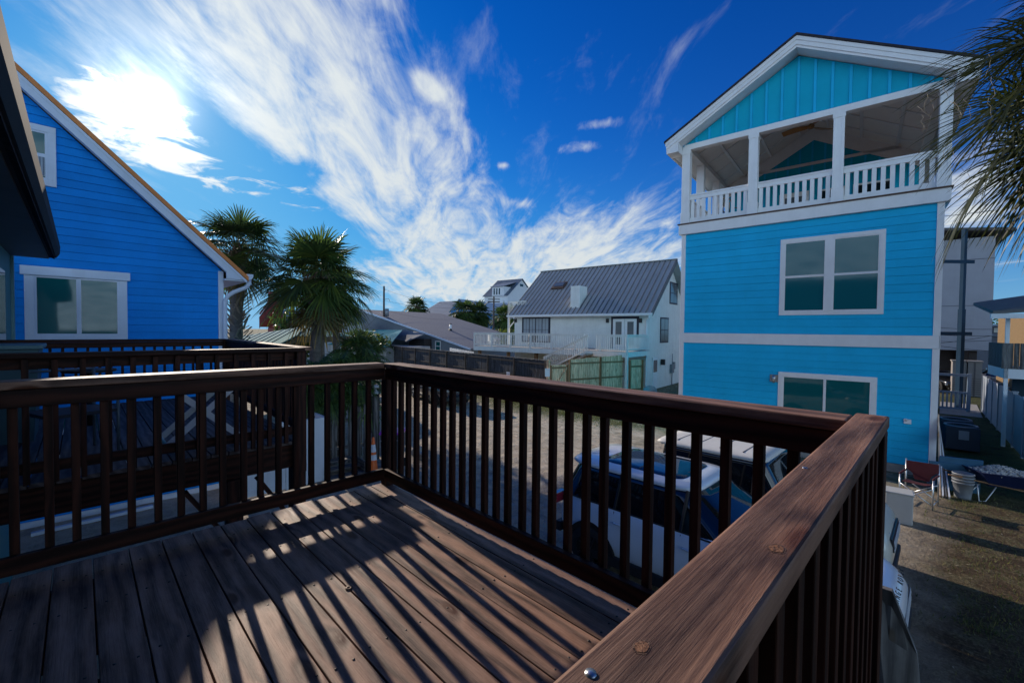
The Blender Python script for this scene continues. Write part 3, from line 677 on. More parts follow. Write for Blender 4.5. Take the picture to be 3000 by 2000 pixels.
xa, z1_ = WS(1911, 1047); xb, z0_ = WS(1924, 1130)
d_ = P_box('side_door', white, wh, xa, xb, -.05, -.005, .1, z1_, .005); P_box('pane', greyglass, d_, xa+.12, xb-.12, -.057, -.051, 1.2, z1_-.2)
xl, zl = WS(1936, 1058); m = MB(); m.bx(xl-.1, xl+.1, -.3, -.02, zl-.25, zl+.15); m.build('wall_lantern', blackplastic, wh, .02)
xm, zm = WS(1965, 1078); m = MB(); m.bx(xm-.25, xm+.2, -.2, -.01, zm-.35, zm+.3); m.bx(xm+.3, xm+.6, -.15, -.01, zm-.1, zm+.45); m.tube([(xm, -.1, zm-.35), (xm, -.1, .0)], .04); m.tube([(xm+.05, -.1, zm+.3), (xm+.05, -.1, zm+1.1)], .03); m.build('meter_box', greymetal, wh, .01)
# raised deck
DP = atz(1836, 1030, 2.80); DP.z = 0; dl = DP-Q0; dx = dl.dot(Vector((cos(WA), sin(WA), 0))); dy = dl.dot(Vector((-sin(WA), cos(WA), 0)))
p = atp(1389, 966, DP, WA)-Q0; yl = p.dot(Vector((-sin(WA), cos(WA), 0)))
def DL(px, py): q = atp(px, py, DP, WA)-Q0; return q.dot(Vector((-sin(WA), cos(WA), 0))), q.z
print('deck', dx, dy, yl, 'rail top', DL(1389, 966), DL(1838, 981), 'floor', DL(1838, 1030), DL(1389, 1006), DL(1838, 1043))
wd_ = thing('white_deck', 'long white painted raised deck with slatted railing in front of the ribbed roof house', 'deck', DP, WA)
ddx = -dx; LEN = yl-dy; zf = 2.78; zr = 3.80
m = MB(); m.bx(0, ddx-.03, .0, LEN, zf-.05, zf); m.build('floor', plain('grey_deck_paint', (.3, .3, .3), .8, .2), wd_)
m = MB(); m.bx(-.04, 0, 0, LEN, zf-.34, zf-.02); m.bx(0, ddx, -.04, 0, zf-.34, zf-.02); m.build('skirt_board', white_far, wd_)
stair_y = 4.6
def wrail(p0, p1, z0=zf, z1=zr, z0b=None, z1b=None):
    m = MB(); a, b = Vector(p0), Vector(p1); L_ = (b-a).length; d = (b-a)/L_
    z0b = z0 if z0b is None else z0b; z1b = z1 if z1b is None else z1b
    m.beam((a.x, a.y, z1), (b.x, b.y, z1b), .12, .05); m.beam((a.x, a.y, z1-.09), (b.x, b.y, z1b-.09), .04, .08); m.beam((a.x, a.y, z0+.12), (b.x, b.y, z0b+.12), .04, .08)
    m.build('handrail', white_far, wd_)
    n = int(L_/.145)
    m = MB()
    for i in range(n):
        t = (i+.5)/n; q = a+(b-a)*t; za = z0+(z0b-z0)*t; zb = z1+(z1b-z1)*t; m.bx(q.x-.045, q.x-.005, q.y-.02, q.y+.02, za+.06, zb-.04, (0, 0, 1))
    m.build('railing_slats', white_far, wd_)
wrail((.05, .05, 0), (.05, 2.1, 0)); wrail((.05, 2.9, 0), (.05, LEN, 0)); wrail((.05, .05, 0), (ddx-.15, .05, 0))
wrail((-.9, 2.1, 0), (-.9, 5.4, 0), zf, zr, 1.2, 2.25)
y = 0
k = 0
while y <= LEN+.05:
    m = MB(); m.bx(.0, .1, y-.05, y+.05, zf-.3, zr+.02, (0, 0, 1)); m.build('rail_post', white_far, wd_); y += LEN/7; k += 1
m = MB(); m.bx(-.06, .09, -.08, .07, 0, zf-.34, (0, 0, 1)); m.build('support_post', white_far, wd_)
for t in (.33, .55, .75, .98):
    m = MB(); m.bx(.3, .5, LEN*t-.1, LEN*t+.1, 0, zf-.34, (0, 0, 1)); m.build('support_post', brownpost, wd_)
m = MB(); m.beam((-.5, 2.2, zf-.2), (-.5, 5.4, 1.0), .9, .1); m.build('stair_flight', plain('grey_step', (.28, .27, .25), .8, .2), wd_)
gr = thing('patio_grill', 'dark barbecue grill standing on the white raised deck', 'grill', Matrix.Translation(DP) @ Matrix.Rotation(WA, 4, 'Z') @ Vector((1.2, LEN*.62, zf)), WA)
m = MB(); m.lathe([(0, .45), (.3, .5), (.36, .75), (.36, .8), (.28, .98), (0, 1.06)], (0, 0, 0), 14); m.build('bowl', blackplastic, gr)
for a in (0, 2.1, 4.2): m = MB(); m.tube([(.2*cos(a), .2*sin(a), .55), (.34*cos(a), .34*sin(a), 0)], .02); m.build('leg', blackplastic, gr)
dc = thing('deck_armchair', 'white plastic armchair on the white raised deck', 'chair', Matrix.Translation(DP) @ Matrix.Rotation(WA, 4, 'Z') @ Vector((1.0, LEN*.92, zf)), WA+1)
m = MB(); m.bx(-.28, .28, -.28, .25, .36, .41); m.build('seat', white_far, dc)
m = MB(); m.bx(-.28, .28, .24, .29, .36, .95); m.build('backrest', white_far, dc)
for sx in (-.26, .26):
    m = MB(); m.bx(sx-.03, sx+.03, -.28, .25, .58, .62); m.build('armrest', white_far, dc)
    for sy in (-.25, .25): m = MB(); m.bx(sx-.025, sx+.025, sy-.025, sy+.025, 0, .6); m.build('leg', white_far, dc)
# fix-ups are in the house sections; here: vegetation, fences, far buildings
rnd = random.Random(11)
def fan(mb, hub, ax, up, Lf, nseg=34, spread=2.35, droop=.35, wid=.028, hang=0.0, fold=.25):
    ax = ax.normalized(); sd = ax.cross(up).normalized(); nn = sd.cross(ax).normalized()
    for i in range(nseg):
        ph = -spread+2*spread*i/(nseg-1)+rnd.uniform(-.03, .03)
        L = Lf*(.72+.28*cos(ph*.75))*rnd.uniform(.88, 1.06)
        d = (ax*cos(ph)+sd*sin(ph)+nn*(fold*abs(sin(ph*.5))-.05)).normalized()
        wv = d.cross(nn).normalized()
        pts = []
        ts = (0.02, .38, .72, .9, 1.0); ws = (.25, 1.0, .75, .4, .03)
        dr = droop*rnd.uniform(.6, 1.5)+hang
        tw = rnd.uniform(-.35, .35)
        for t, w in zip(ts, ws):
            p = hub+d*L*t-Vector((0, 0, 1))*(dr*L*t**3)
            wz = wv*cos(tw)+nn*sin(tw)
            pts += [p+wz*wid*w*Lf, p-wz*wid*w*Lf]
        mb.add(pts, [(2*k, 2*k+1, 2*k+3, 2*k+2) for k in range(len(ts)-1)], (0, 0, 1))
def crown(mb, c, Rr, n, lo=-50, hi=88, seg=34, droop=.35, pet=None, seed=0, azr=None, wid=.028, hang=0):
    rnd.seed(seed)
    for i in range(n):
        t = (i+.5)/n
        az = i*2.399963+rnd.uniform(-.25, .25)
        if azr: az = rnd.uniform(*azr)
        el = R(hi-(hi-lo)*t**.85+rnd.uniform(-8, 8))
        d = Vector((cos(az)*cos(el), sin(az)*cos(el), sin(el)))
        pl = Rr*rnd.uniform(.42, .58)
        mid = c+d*pl*.55; hub = c+d*pl-Vector((0, 0, 1))*pl*.12
        if pet is not None: pet.tube([c+d*.05, mid, hub], [.022*Rr/2, .014*Rr/2, .009*Rr/2], 5)
        ax = (hub-mid).normalized(); ax = (ax-Vector((0, 0, .25+max(0, -el)*.5))).normalized() if el < .9 else ax
        up = Vector((0, 0, 1)) if abs(ax.z) < .93 else Vector((cos(az), sin(az), 0))
        fan(mb, hub, ax, up, Rr*rnd.uniform(.48, .60), seg, 2.2+rnd.uniform(-.3, .3), droop*rnd.uniform(.4, 1.2), wid, hang)
def palm(label, base, top, Rr, n=30, r0=.22, seed=1, boots=0.0, mat=None, grp='sabal palms', skirt=True, seg=34, lo=-50, name='sabal_palm', trunks=None, group=True, wid=.028):
    t = thing(name, label, 'palm tree', base, 0, grp if group else None)
    c = Vector(top)-Vector(base)
    if trunks is None: trunks = [((0, 0), r0)]
    if r0:
        m = MB(); pts = []; rr = []
        N = 14
        for i in range(N+1):
            k = i/N; pts.append(Vector((c.x*k+.06*sin(k*5+seed), c.y*k+.05*cos(k*4), c.z*k))); rr.append(r0*(1.25-.45*min(1, k*3)+.03*sin(k*40+seed)) if k < .3 else r0*(.86+.03*sin(k*55)))
        pts[0] = Vector((0, 0, -.05)); m.tube(pts, rr, 14); m.build('trunk', trunkm, t)
    if boots:
        m = MB(); rnd.seed(seed+5); z = c.z-boots
        k = 0
        while z < c.z+.1:
            a = k*2.4; kk = z/c.z; rb_ = r0*.95
            p = Vector((c.x*kk+rb_*cos(a), c.y*kk+rb_*sin(a), z)); dirv = Vector((cos(a+.7*(1 if k % 2 else -1)), sin(a+.7*(1 if k % 2 else -1)), rnd.uniform(.7, 1.3)))
            m.beam(p-dirv*.05, p+dirv*rnd.uniform(.2, .36), .08, .03); z += boots/110; k += 1
        m.build('boots', bootm, t)
    m = MB(); pe = MB(); crown(m, c, Rr, n, seed=seed, pet=pe, seg=seg, lo=lo, wid=wid)
    m.build('crown', mat or frond, t); pe.build('leaf_stalks', plain('palm_stalk', (.12, .14, .04), .5, .2), t)
    if skirt:
        m = MB(); crown(m, c-Vector((0, 0, .15)), Rr*.8, max(5, n//5), lo=-80, hi=-45, seg=20, droop=.5, seed=seed+9); m.build('dry_leaves', frond_dry, t)
    return t
def at_dist(px, py, D, z=0):      # base under a pixel at ground distance D
    p = atd(px, py, D); return Vector((p.x, p.y, z)), p
b, c = at_dist(926, 828, 19.5); palm('broad green palm with the fullest crown and thick trunk in front of the teal roof', b, c, 2.75, 30, .25, 3, .9, wid=.024, lo=-22, seg=42)
b, c = at_dist(880, 815, 19.0); b2, _ = at_dist(944, 900, 20.0)
b, c = at_dist(946, 840, 20.3); palm('slender thin trunked palm crowded against the thick trunked one', b, c, 1.7, 16, .13, 8, .3)
b, c = at_dist(985, 860, 23.0); palm('palm with medium trunk standing just right behind the thick trunked palm', b, c, 2.0, 20, .19, 13, .3)
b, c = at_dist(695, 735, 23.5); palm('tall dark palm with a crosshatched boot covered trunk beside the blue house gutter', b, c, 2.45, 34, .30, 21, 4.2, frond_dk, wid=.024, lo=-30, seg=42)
# right edge palm, crown hangs into the picture
b, c = at_dist(3440, 130, 10.4)
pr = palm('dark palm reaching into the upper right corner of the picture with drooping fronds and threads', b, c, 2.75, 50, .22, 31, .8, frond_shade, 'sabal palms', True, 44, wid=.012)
# threads
m = MB(); rnd.seed(5); cc = c-b
for i in range(230):
    az = rnd.uniform(R(95), R(300)); el = R(rnd.uniform(-55, 5)); r_ = rnd.uniform(1.2, 2.9)
    p = cc+Vector((cos(az)*cos(el), sin(az)*cos(el), sin(el)))*r_*.86
    q = [p]; 
    for k in range(5): q.append(q[-1]+Vector((rnd.uniform(-.045, .045), rnd.uniform(-.045, .045), -.06)))
    m.tube(q, .0028, 3)
m.build('threads', plain('palm_thread', (.20, .185, .15), .7), pr)['kind'] = 'stuff'
# small far palms
for px, py, D, Rr, sd, lb in ((1222, 902, 80, 2.9, 41, 'small distant palm above the ridge of the grey shingle roof, left of the blue gable'), (1362, 918, 80, 3.7, 42, 'left of two rough palms between the grey roof and the white balcony'), (1402, 925, 82, 3.7, 46, 'taller bushy palm crown beside the blue gable wall behind the grey shingle roof'), (1480, 930, 70, 3.2, 43, 'yellow green palm right of the far utility pole and below the white balcony')):
    b, c = at_dist(px, py, D); palm(lb, b, c, Rr, 34, .25, sd, .8, frond_dk if sd != 43 else frond, 'distant palms', True, 18, wid=.06)
# fan palms and cabbage shrubs by the picket fence
shr = [(1035, 1035, 17.0, 1.15, 'tall fan palm shrub beside the end of the dark board fence'), (1085, 1055, 17.5, .95, 'spiky fan palm shrub touching the left end of the dark board fence'), (930, 1115, 14.2, 1.15, 'low grassy fan palm clump behind the picket fence, nearest the neighbour deck'), (985, 1105, 14.6, 1.15, 'sunlit fan palm clump in the middle behind the picket fence'), (1050, 1130, 14.4, 1.2, 'drooping fan palm clump over the right end of the picket fence'), (960, 1170, 13.6, .8, 'small fan palm clump pressed against the picket fence')]
for i, (px, py, D, Rr, lb) in enumerate(shr):
    b, c = at_dist(px, py, D); t = thing('fan_palm_shrub', lb, 'shrub', b, 0, 'fan palm shrubs behind the picket fence')
    m = MB(); crown(m, c-b, Rr, 26, lo=-35, hi=80, seg=22, droop=.55, seed=60+i, wid=.04); m.build('leaves', frond, t)
    m = MB(); m.tube([(0, 0, -.05), (0, 0, c.z-.1)], .12, 8); m.build('stem', trunkm, t)
def leafball(mb, c, rx, ry, rz, n, s, seed):
    rr = random.Random(seed)
    for i in range(n):
        a = rr.uniform(0, 2*pi); u = rr.uniform(-1, 1); q = rr.uniform(.55, 1.05)**.6
        lump = 1+.25*sin(3*a+seed)+.2*sin(5*u+2*a)
        p = c+Vector((cos(a)*math.sqrt(1-u*u)*rx, sin(a)*math.sqrt(1-u*u)*ry, u*rz))*q*lump
        d = Vector((rr.uniform(-1, 1), rr.uniform(-1, 1), rr.uniform(-.6, 1))).normalized(); e = d.orthogonal().normalized(); e = (e*cos(a*7)+d.cross(e)*sin(a*7))
        mb.add([p-d*s, p+e*s*.45, p+d*s, p-e*s*.45], [(0, 1, 2, 3)], (0, 0, 1))
def tree(label, base, h, r, seed, mat=None, n=1500, s=.16, nm='leafy_tree'):
    t = thing(nm, label, 'tree', base)
    m = MB(); m.tube([(0, 0, -.1), (.1, 0, h*.35), (0, .1, h*.7)], [r*.1, r*.08, r*.04], 8)
    for k in range(5):
        a = k*1.3+seed; m.tube([(.05, 0, h*.35), (cos(a)*r*.4, sin(a)*r*.4, h*.6), (cos(a)*r*.7, sin(a)*r*.7, h*.75)], [r*.05, r*.03, r*.012], 6)
    m.build('trunk', trunkm, t)
    m = MB(); rr = random.Random(seed)
    for k in range(7): leafball(m, Vector((rr.uniform(-.55, .55)*r, rr.uniform(-.55, .55)*r, h*rr.uniform(.6, .92))), r*.55, r*.55, h*.2, n//7, s, seed+k)
    m.build('crown', mat or bush, t)
for px, py, D, h, r, lb in ((872, 950, 33, 4.8, 1.6, 'dark leafy tree behind the big palm trunks'), (1520, 975, 46, 4.2, 2.2, 'bushy green tree under the white upper balcony'), (2858, 965, 60, 5.5, 3.5, 'dark green tree far behind beside the tall grey building'), (1075, 985, 45, 3.6, 2.5, 'dark shrub row behind the left end of the grey roof')):
    b, _ = at_dist(px, py, D); tree(lb, b, h, r, int(px), s=.2)
# ---------------------------------------------------------------- fences
def fence(name, label, a, b, h, mat, postm, bw=.14, gap=.006, rails=(.3, 1.0, 1.8), side=1, postgap=2.4, posth=.0, vary=.02, cat='fence', thick=.018, capm=None, ends=True, zb=.04, h1=None):
    a = Vector((a.x, a.y, 0)); b = Vector((b.x, b.y, 0)); L_ = (b-a).length; ang = math.atan2(b.y-a.y, b.x-a.x)
    t = thing(name, label, cat, a, ang); h1 = h if h1 is None else h1
    def hh(x): return h+(h1-h)*x/L_
    m = MB(); x = 0
    while x < L_-bw*.5:
        m.bx(x, x+bw, -thick/2, thick/2, zb, hh(x)+rnd.uniform(-vary, vary), (0, 0, 1)); x += bw+gap+rnd.uniform(0, gap*.4)
    m.build('boards', mat, t)
    m = MB()
    for z in rails: m.beam((0, side*(.019+thick/2), z), (L_, side*(.019+thick/2), z), .038, .09)
    m.build('fence_rails', postm, t)
    x = 0
    while x <= L_+.1:
        m = MB(); m.bx(x-.05, x+.05, side*.05-.045+side*.01, side*.05+.045+side*.01, -.05, hh(min(x, L_))+posth, (0, 0, 1)); m.build('fence_post', postm, t); x += postgap
    if capm:
        m = MB(); m.beam((0, 0, h+.03), (L_, 0, h1+.03), .12, .035); m.build('cap_board', capm, t)
    return t
dfa, dfb = atz(1128, 1011, 2.3), atz(1600, 1056, 2.3)
darkfence = wood('dark_weathered_fence', (.008, .008, .010), (.10, .105, .12), .85, .5, .5, .5)
ftn = fence('board_fence', 'long dark weathered board fence across the back of the sandy lot', dfb, dfa, 2.28, darkfence, plain('old_post', (.055, .045, .04), .9, .3, 5), .15, .012, (.4, 1.2, 2.1), 1, 3.0, 0, .015, capm=greywood)
gx = atz(1607, 1056, 2.4); m = MB(); m.bx(-.07, .07, -.07, .07, 0, 2.42, (0, 0, 1)); po = m.build('gate_post', palewood); po.location = (gx.x, gx.y, 0); tag(po, 'thick pale end post where dark and light fences meet', 'post')
lfb = DP+Vector((.05, .25, 0))
lft = atz(1643, 1053, 2.4)
gt = fence('wooden_gate', 'pale wooden gate with a diagonal brace beside the dark fence end', Vector((gx.x, gx.y, 0))+(lfb-Vector((gx.x, gx.y, 0))).normalized()*.12, Vector((gx.x, gx.y, 0))+(lfb-Vector((gx.x, gx.y, 0))).normalized()*1.3, 2.15, palewood, brownpost, .14, .01, (.5, 2.0), -1, 1.16, 0, .01, 'gate')
m = MB(); m.beam((.1, -.06, .5), (1.1, -.06, 2.0), .03, .09); m.build('brace', palewood, gt)
lf = fence('pale_board_fence', 'newer pale pine privacy fence joining the white deck post', Vector((gx.x, gx.y, 0))+(lfb-Vector((gx.x, gx.y, 0))).normalized()*1.42, lfb, 2.42, palewood, brownpost, .14, .006, (.5, 1.3, 2.2), -1, 2.3, h1=2.6)
e2 = Q0+Vector((cos(WA)*-.05, 0, 0)); lf2 = fence('short_pale_fence', 'short pale fence section under the white deck beside the mint wall', DP+Vector((.15, -.1, 0)), DP+Vector((1.4, -.3, 0)), 2.3, palewood, brownpost, .14, .006, (.5, 1.9), -1, 1.2)
# signs on the fences
q = atp(1496, 1103, (dfb.x, dfb.y, 0), math.atan2(dfa.y-dfb.y, dfa.x-dfb.x)+pi/2)
fa = math.atan2(dfa.y-dfb.y, dfa.x-dfb.x)
def sign(label, pos, ang, w, h, lines, col, nm='parking_sign', sizes=None):
    t = thing(nm, label, 'sign', pos, ang)
    m = MB(); m.bx(-w/2, w/2, -.006, .006, -h/2, h/2); m.build('plate', plain('sign_white', (.7, .74, .8), .4, .03), t, .003)
    n = len(lines)
    for i, s_ in enumerate(lines):
        text(s_, 'lettering', col, t, (sizes[i] if sizes else h/n*.6), (0, -.0075, h/2-(i+.6)*h/(n+.2)), (R(90), 0, 0), .0008)
    return t
signred = plain('sign_red', (.22, .02, .06), .5)
nrm = Vector((-sin(fa), cos(fa), 0)); nrm = nrm if nrm.dot(Vector((0, 0, 0))-q) > 0 else -nrm
sign('small white sign with red lettering on the dark board fence', q+nrm*.2, fa+(0 if Vector((sin(fa), -cos(fa), 0)).dot(nrm) > 0 else pi), .36, .62, ['PARKING', 'FOR', 'UNITS'], signred, sizes=[.075, .075, .085])
q2 = atp(1603, 1090, (gx.x, gx.y, 0), R(45)) + Vector((-.12, -.12, 0))
sign('white paper notice on the pale post at the fence end', q2, R(-45), .26, .44, ['NOTICE', '- - - - - -', '- - - - - -', '- - - - -'], plain('sign_grey', (.2, .25, .3), .5), 'paper_notice', sizes=[.05, .03, .03, .03])
# weathered picket fence beyond the vinyl enclosure
fence('picket_fence', 'weathered grey picket fence with wide gaps below the fan palms', atz(898, 1378, 0), atz(1088, 1347, 0), 1.72, greywood, greywood, .14, .07, (.5, 1.3), 1, 1.7, 0, .05)
# white vinyl enclosure
A = atz(712, 1462, 0); B = atz(957, 1406, 0)
vA = thing('vinyl_screen', 'white vinyl privacy screen with a corner beside the neighbour deck post', 'fence', A, math.atan2(B.y-A.y, B.x-A.x))
Lv = (B-A).length
m = MB(); m.bx(0, Lv, -.02, .02, .05, 1.60); m.bx(0, Lv, -.035, .035, 1.60, 1.68); m.bx(0, Lv, -.035, .035, .02, .18); x = 0
while x < Lv: m.bx(x, x+.008, -.024, -.0201, .18, 1.6); x += .17
m.build('panel', vinyl, vA)
for x in (0, Lv*.5, Lv): m = MB(); m.bx(x-.05, x+.05, -.052, .052, 0, 1.72); m.build('screen_post', vinyl, vA, .006)
m = MB(); m.bx(Lv-.02, Lv+.02, .05, 1.3, .05, 1.60); m.bx(Lv-.035, Lv+.035, .05, 1.3, 1.601, 1.66); m.build('side_panel', vinyl, vA)
m = MB(); m.bx(Lv+.03, Lv+.06, -.06, .0, .5, .75); m.bx(Lv+.03, Lv+.06, -.06, .0, 1.2, 1.4); m.build('hinges', blackplastic, vA)
# mini picket fence far, white, beside grey house
fence('white_picket_fence', 'low white picket fence between the grey house and the white deck', atd(1318, 1000, 40), atd(1388, 1000, 33), 2.35, white, white, .1, .08, (1.4, 2.0), 1, 2.5)
# right hand white vinyl fence
V1 = atz(2878, 1208, 0); V2 = atz(3120, 1480, 0)
vf = thing('vinyl_fence', 'long white vinyl fence running along the shaded right side yard', 'fence', V1, math.atan2(V2.y-V1.y, V2.x-V1.x)); Lv = (V2-V1).length
vinyl_shaded = plain('vinyl_fence_shaded', (.30, .34, .40), .45, .04, 2)  # white vinyl darkened, the side yard's shade is put into the colour
m = MB(); m.bx(0, Lv, -.02, .02, .1, 1.85); m.bx(0, Lv, -.03, .03, 1.85, 1.93); m.bx(0, Lv, -.03, .03, .05, .2); m.build('panel', vinyl_shaded, vf)
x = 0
while x <= Lv+.1: m = MB(); m.bx(x-.06, x+.06, -.06, .06, 0, 1.98); m.bx(x-.075, x+.075, -.075, .075, 1.981, 2.02); m.build('fence_post', vinyl_shaded, vf, .005); x += 1.9
# ---------------------------------------------------------------- carport with teal metal roof
g0, gtop = at_dist(905, 957, 26.0)
gz = thing('teal_roof_shelter', 'timber shelter with teal ribbed metal hip roof behind the palm trunks', 'shelter', g0, 0)
def GP(px, py, D): return atd(px, py, D)-g0
Ax, C1, C2, C3, C4 = GP(897, 957, 26.5), GP(1034, 984, 25.0), GP(866, 984, 22.6), GP(740, 1048, 18.5), GP(585, 1003, 29)
Ax.z = 4.1-0
m = MB(); m.add([Ax, C1, C2, C3, C4, GP(1000, 975, 31), GP(800, 975, 34)], [(0, 2, 1), (0, 4, 3, 2), (0, 1, 5), (0, 5, 6), (0, 6, 4)], C3-Ax); m.build('roof', tealroof, gz)
m = MB(); upz = Vector((0, 0, .02))
for k in range(1, 9): m.beam(C2.lerp(C1, k/9)+upz, Ax.lerp(C1.lerp(Ax, .5), 0 if k < 3 else (k-2)*.13)+upz, .04, .03)
for k in range(0, 15): m.beam(C3.lerp(C4, k/14)+upz, (C3.lerp(C4, k/14)+(Ax-C3)*(1-k/14)*.98 if k else C2)+upz, .05, .035)
m.beam(Ax+upz, C2+upz, .12, .05); m.beam(C2+upz, C3+upz, .12, .05)
m.build('roof_ribs', plain('teal_rib', (.10, .32, .36), .8, .05, 2, spec=.1), gz)
dn = Vector((0, 0, -.17)); m = MB(); m.beam(C2+dn, C1+dn, .08, .28); m.beam(C2+dn, C3+dn, .08, .22); m.build('beam', plain('tan_timber', (.16, .12, .075), .8, .25, 5), gz)
for q in (C2.lerp(C1, .03), C2.lerp(C1, .82)):
    m = MB(); m.beam((q.x, q.y, 0), (q.x, q.y, q.z-.32), .15, .15, (1, 0, 0)); m.build('shelter_post', brownpost, gz)
r0_, rt_ = at_dist(1110, 985, 50)
m = MB(); t2 = thing('teal_roof_shed', 'low teal ribbed metal roof sloping down beside the grey house', 'shed', r0_, R(8))
m.prism([(-3, -5.6, 2.2), (-3, 8, 2.2), (3.2, 8, 3.85), (3.2, 0, 3.85)], (0, 0, .05), (1, 0, .4)); m.build('roof', tealroof, t2)
m = MB(); [m.beam((-3, y, 2.26), (3.2, max(y*.6, -.0), 3.91), .06, .04) for y in [-5.4+.5*k for k in range(26)]]; m.build('roof_ribs', MATS['teal_rib'], t2)
m = MB(); m.bx(-2.8, 3, -5, 7.6, 0, 2.17); m.build('wall', plain('shed_wall', (.35, .36, .36), .8), t2)
# ---------------------------------------------------------------- grey low house with shingle roof
gA = R(9); gw0, gw1 = at_dist(1078, 912, 60)
gh = thing('grey_house', 'low grey clapboard house with a wide grey shingle roof and white rake edge', 'house', gw0, gA)
gmm = Matrix.Translation(gw0) @ Matrix.Rotation(gA, 4, 'Z'); gii = gmm.inverted()
def HL(px, py, x=0): p = gii @ atp(px, py, gmm @ Vector((x, 0, 0)), gA); return p.y, p.z
prf = [HL(1060, 906), HL(1155, 943), HL(1185, 943), HL(1310, 984), HL(1284, 988), HL(1385, 1021)]
print('grey prof', [(round(a, 2), round(b_, 2)) for a, b_ in prf])
top0 = prf[0]; end = prf[-1]
dp = 15
m = MB(); lz = .0
slp = (end[1]-top0[1])/(end[0]-top0[0])
def gtopz(y): return top0[1]+(y-top0[0])*slp
m.prism([(-.35, top0[0], top0[1]), (-.35, end[0], end[1]), (-.35, end[0], end[1]-.18), (-.35, top0[0], top0[1]-.18)], (dp, 0, 0), (0, 1, 0))
m.prism([(-.35, top0[0], top0[1]), (-.35, top0[0]+7, top0[1]-1.6), (-.35, top0[0]+7, top0[1]-1.8), (-.35, top0[0], top0[1]-.18)], (dp, 0, 0), (0, 1, 0))
m.prism([(dp-.4, top0[0]+2, top0[1]-.2), (dp-.4, end[0]-6.5, gtopz(end[0]-6.5)+.4), (dp-.4, end[0]-6.5, 2), (dp-.4, top0[0]+2, 2)], (4, 0, 0)) if False else None
m.build('roof', shingle, gh)
m = MB(); m.beam((-.38, top0[0], top0[1]-.06), (-.38, end[0], end[1]-.06), .06, .2); m.build('rake_board', trimblue, gh)
m = MB(); m.prism([(0, top0[0]+6.5, 0), (0, top0[0]+6.5, top0[1]-1.7), (0, top0[0], top0[1]-.2), (0, end[0]+.3, end[1]-.1), (0, end[0]+.3, 0)], (dp-.5, 0, 0)); gwall = plain('grey_blue_siding', (.17, .20, .24), .7, .08, 1.2); m.build('wall', gwall, gh)
m = MB(); z = .3
while z < top0[1]-.3:
    yb = end[0]+.3 if z < end[1]-.1 else top0[0]+(z+.16-top0[1]+.2)/slp
    ya = top0[0]+min(6.5, (top0[1]-z-.2)/.243)
    if ya > yb: m.add([(-.02, ya, z), (-.02, yb, z), (-.002, yb, z+.17), (-.002, ya, z+.17)], [(0, 1, 2, 3)], (0, 1, 0))
    z += .2
m.build('siding', gwall, gh)
y1, z1 = HL(1277, 1000, -.02); y0, z0 = HL(1290, 1020, -.02); window(gh, y0, y1, z0-.3, z1, -.02, white, winglass, 'hung', .07, split=1)
# lean-to porch roof, and a dark box painting the shade of its opening
a1 = HL(1135, 998, -2.2); a2 = HL(1245, 980, -2.2)
m = MB(); m.prism([(-2.4, HL(1190, 1002, -2.4)[0], HL(1190, 1002, -2.4)[1]), (-2.4, HL(1246, 979, -2.4)[0], HL(1246, 979, -2.4)[1]), (-.1, HL(1180, 974, -.1)[0], HL(1180, 974, -.1)[1]+.3), (-.1, HL(1110, 990, -.1)[0], HL(1110, 990, -.1)[1]+.2)], (0, 0, .10)); m.build('porch_roof', shingle, gh)
m = MB(); q1 = HL(1198, 1010, -1.2); q2_ = HL(1243, 985, -1.2); m.bx(-1.2, -.1, q2_[0], q1[0], 0, q2_[1]-.3); m.build('porch_shade_box', plain('porch_shade', (.03, .028, .03), .9), gh)
m = MB(); yv, zv = HL(1320, 935, 5.0); m.tube([(5, yv, gtopz(yv)-.1), (5, yv, gtopz(yv)+.75)], .16, 10); m.build('roof_vent', white, gh)
m = MB(); m.lathe([(0, .12), (.24, .02), (.24, 0), (0, 0)], (5, yv, gtopz(yv)+.8), 10); m.lathe([(.22, 0), (.2, .22), (0, .22)], (5, yv, gtopz(yv)-.02), 10); m.build('vent_cap', blackplastic, gh)
m = MB(); yk, zk = HL(1025, 958, 2); m.bx(1.5, 2.3, yk-.4, yk+.4, 0, zk+.1); m.build('brick_chimney', plain('old_brick', (.12, .075, .06), .9, .4, 12), gh)
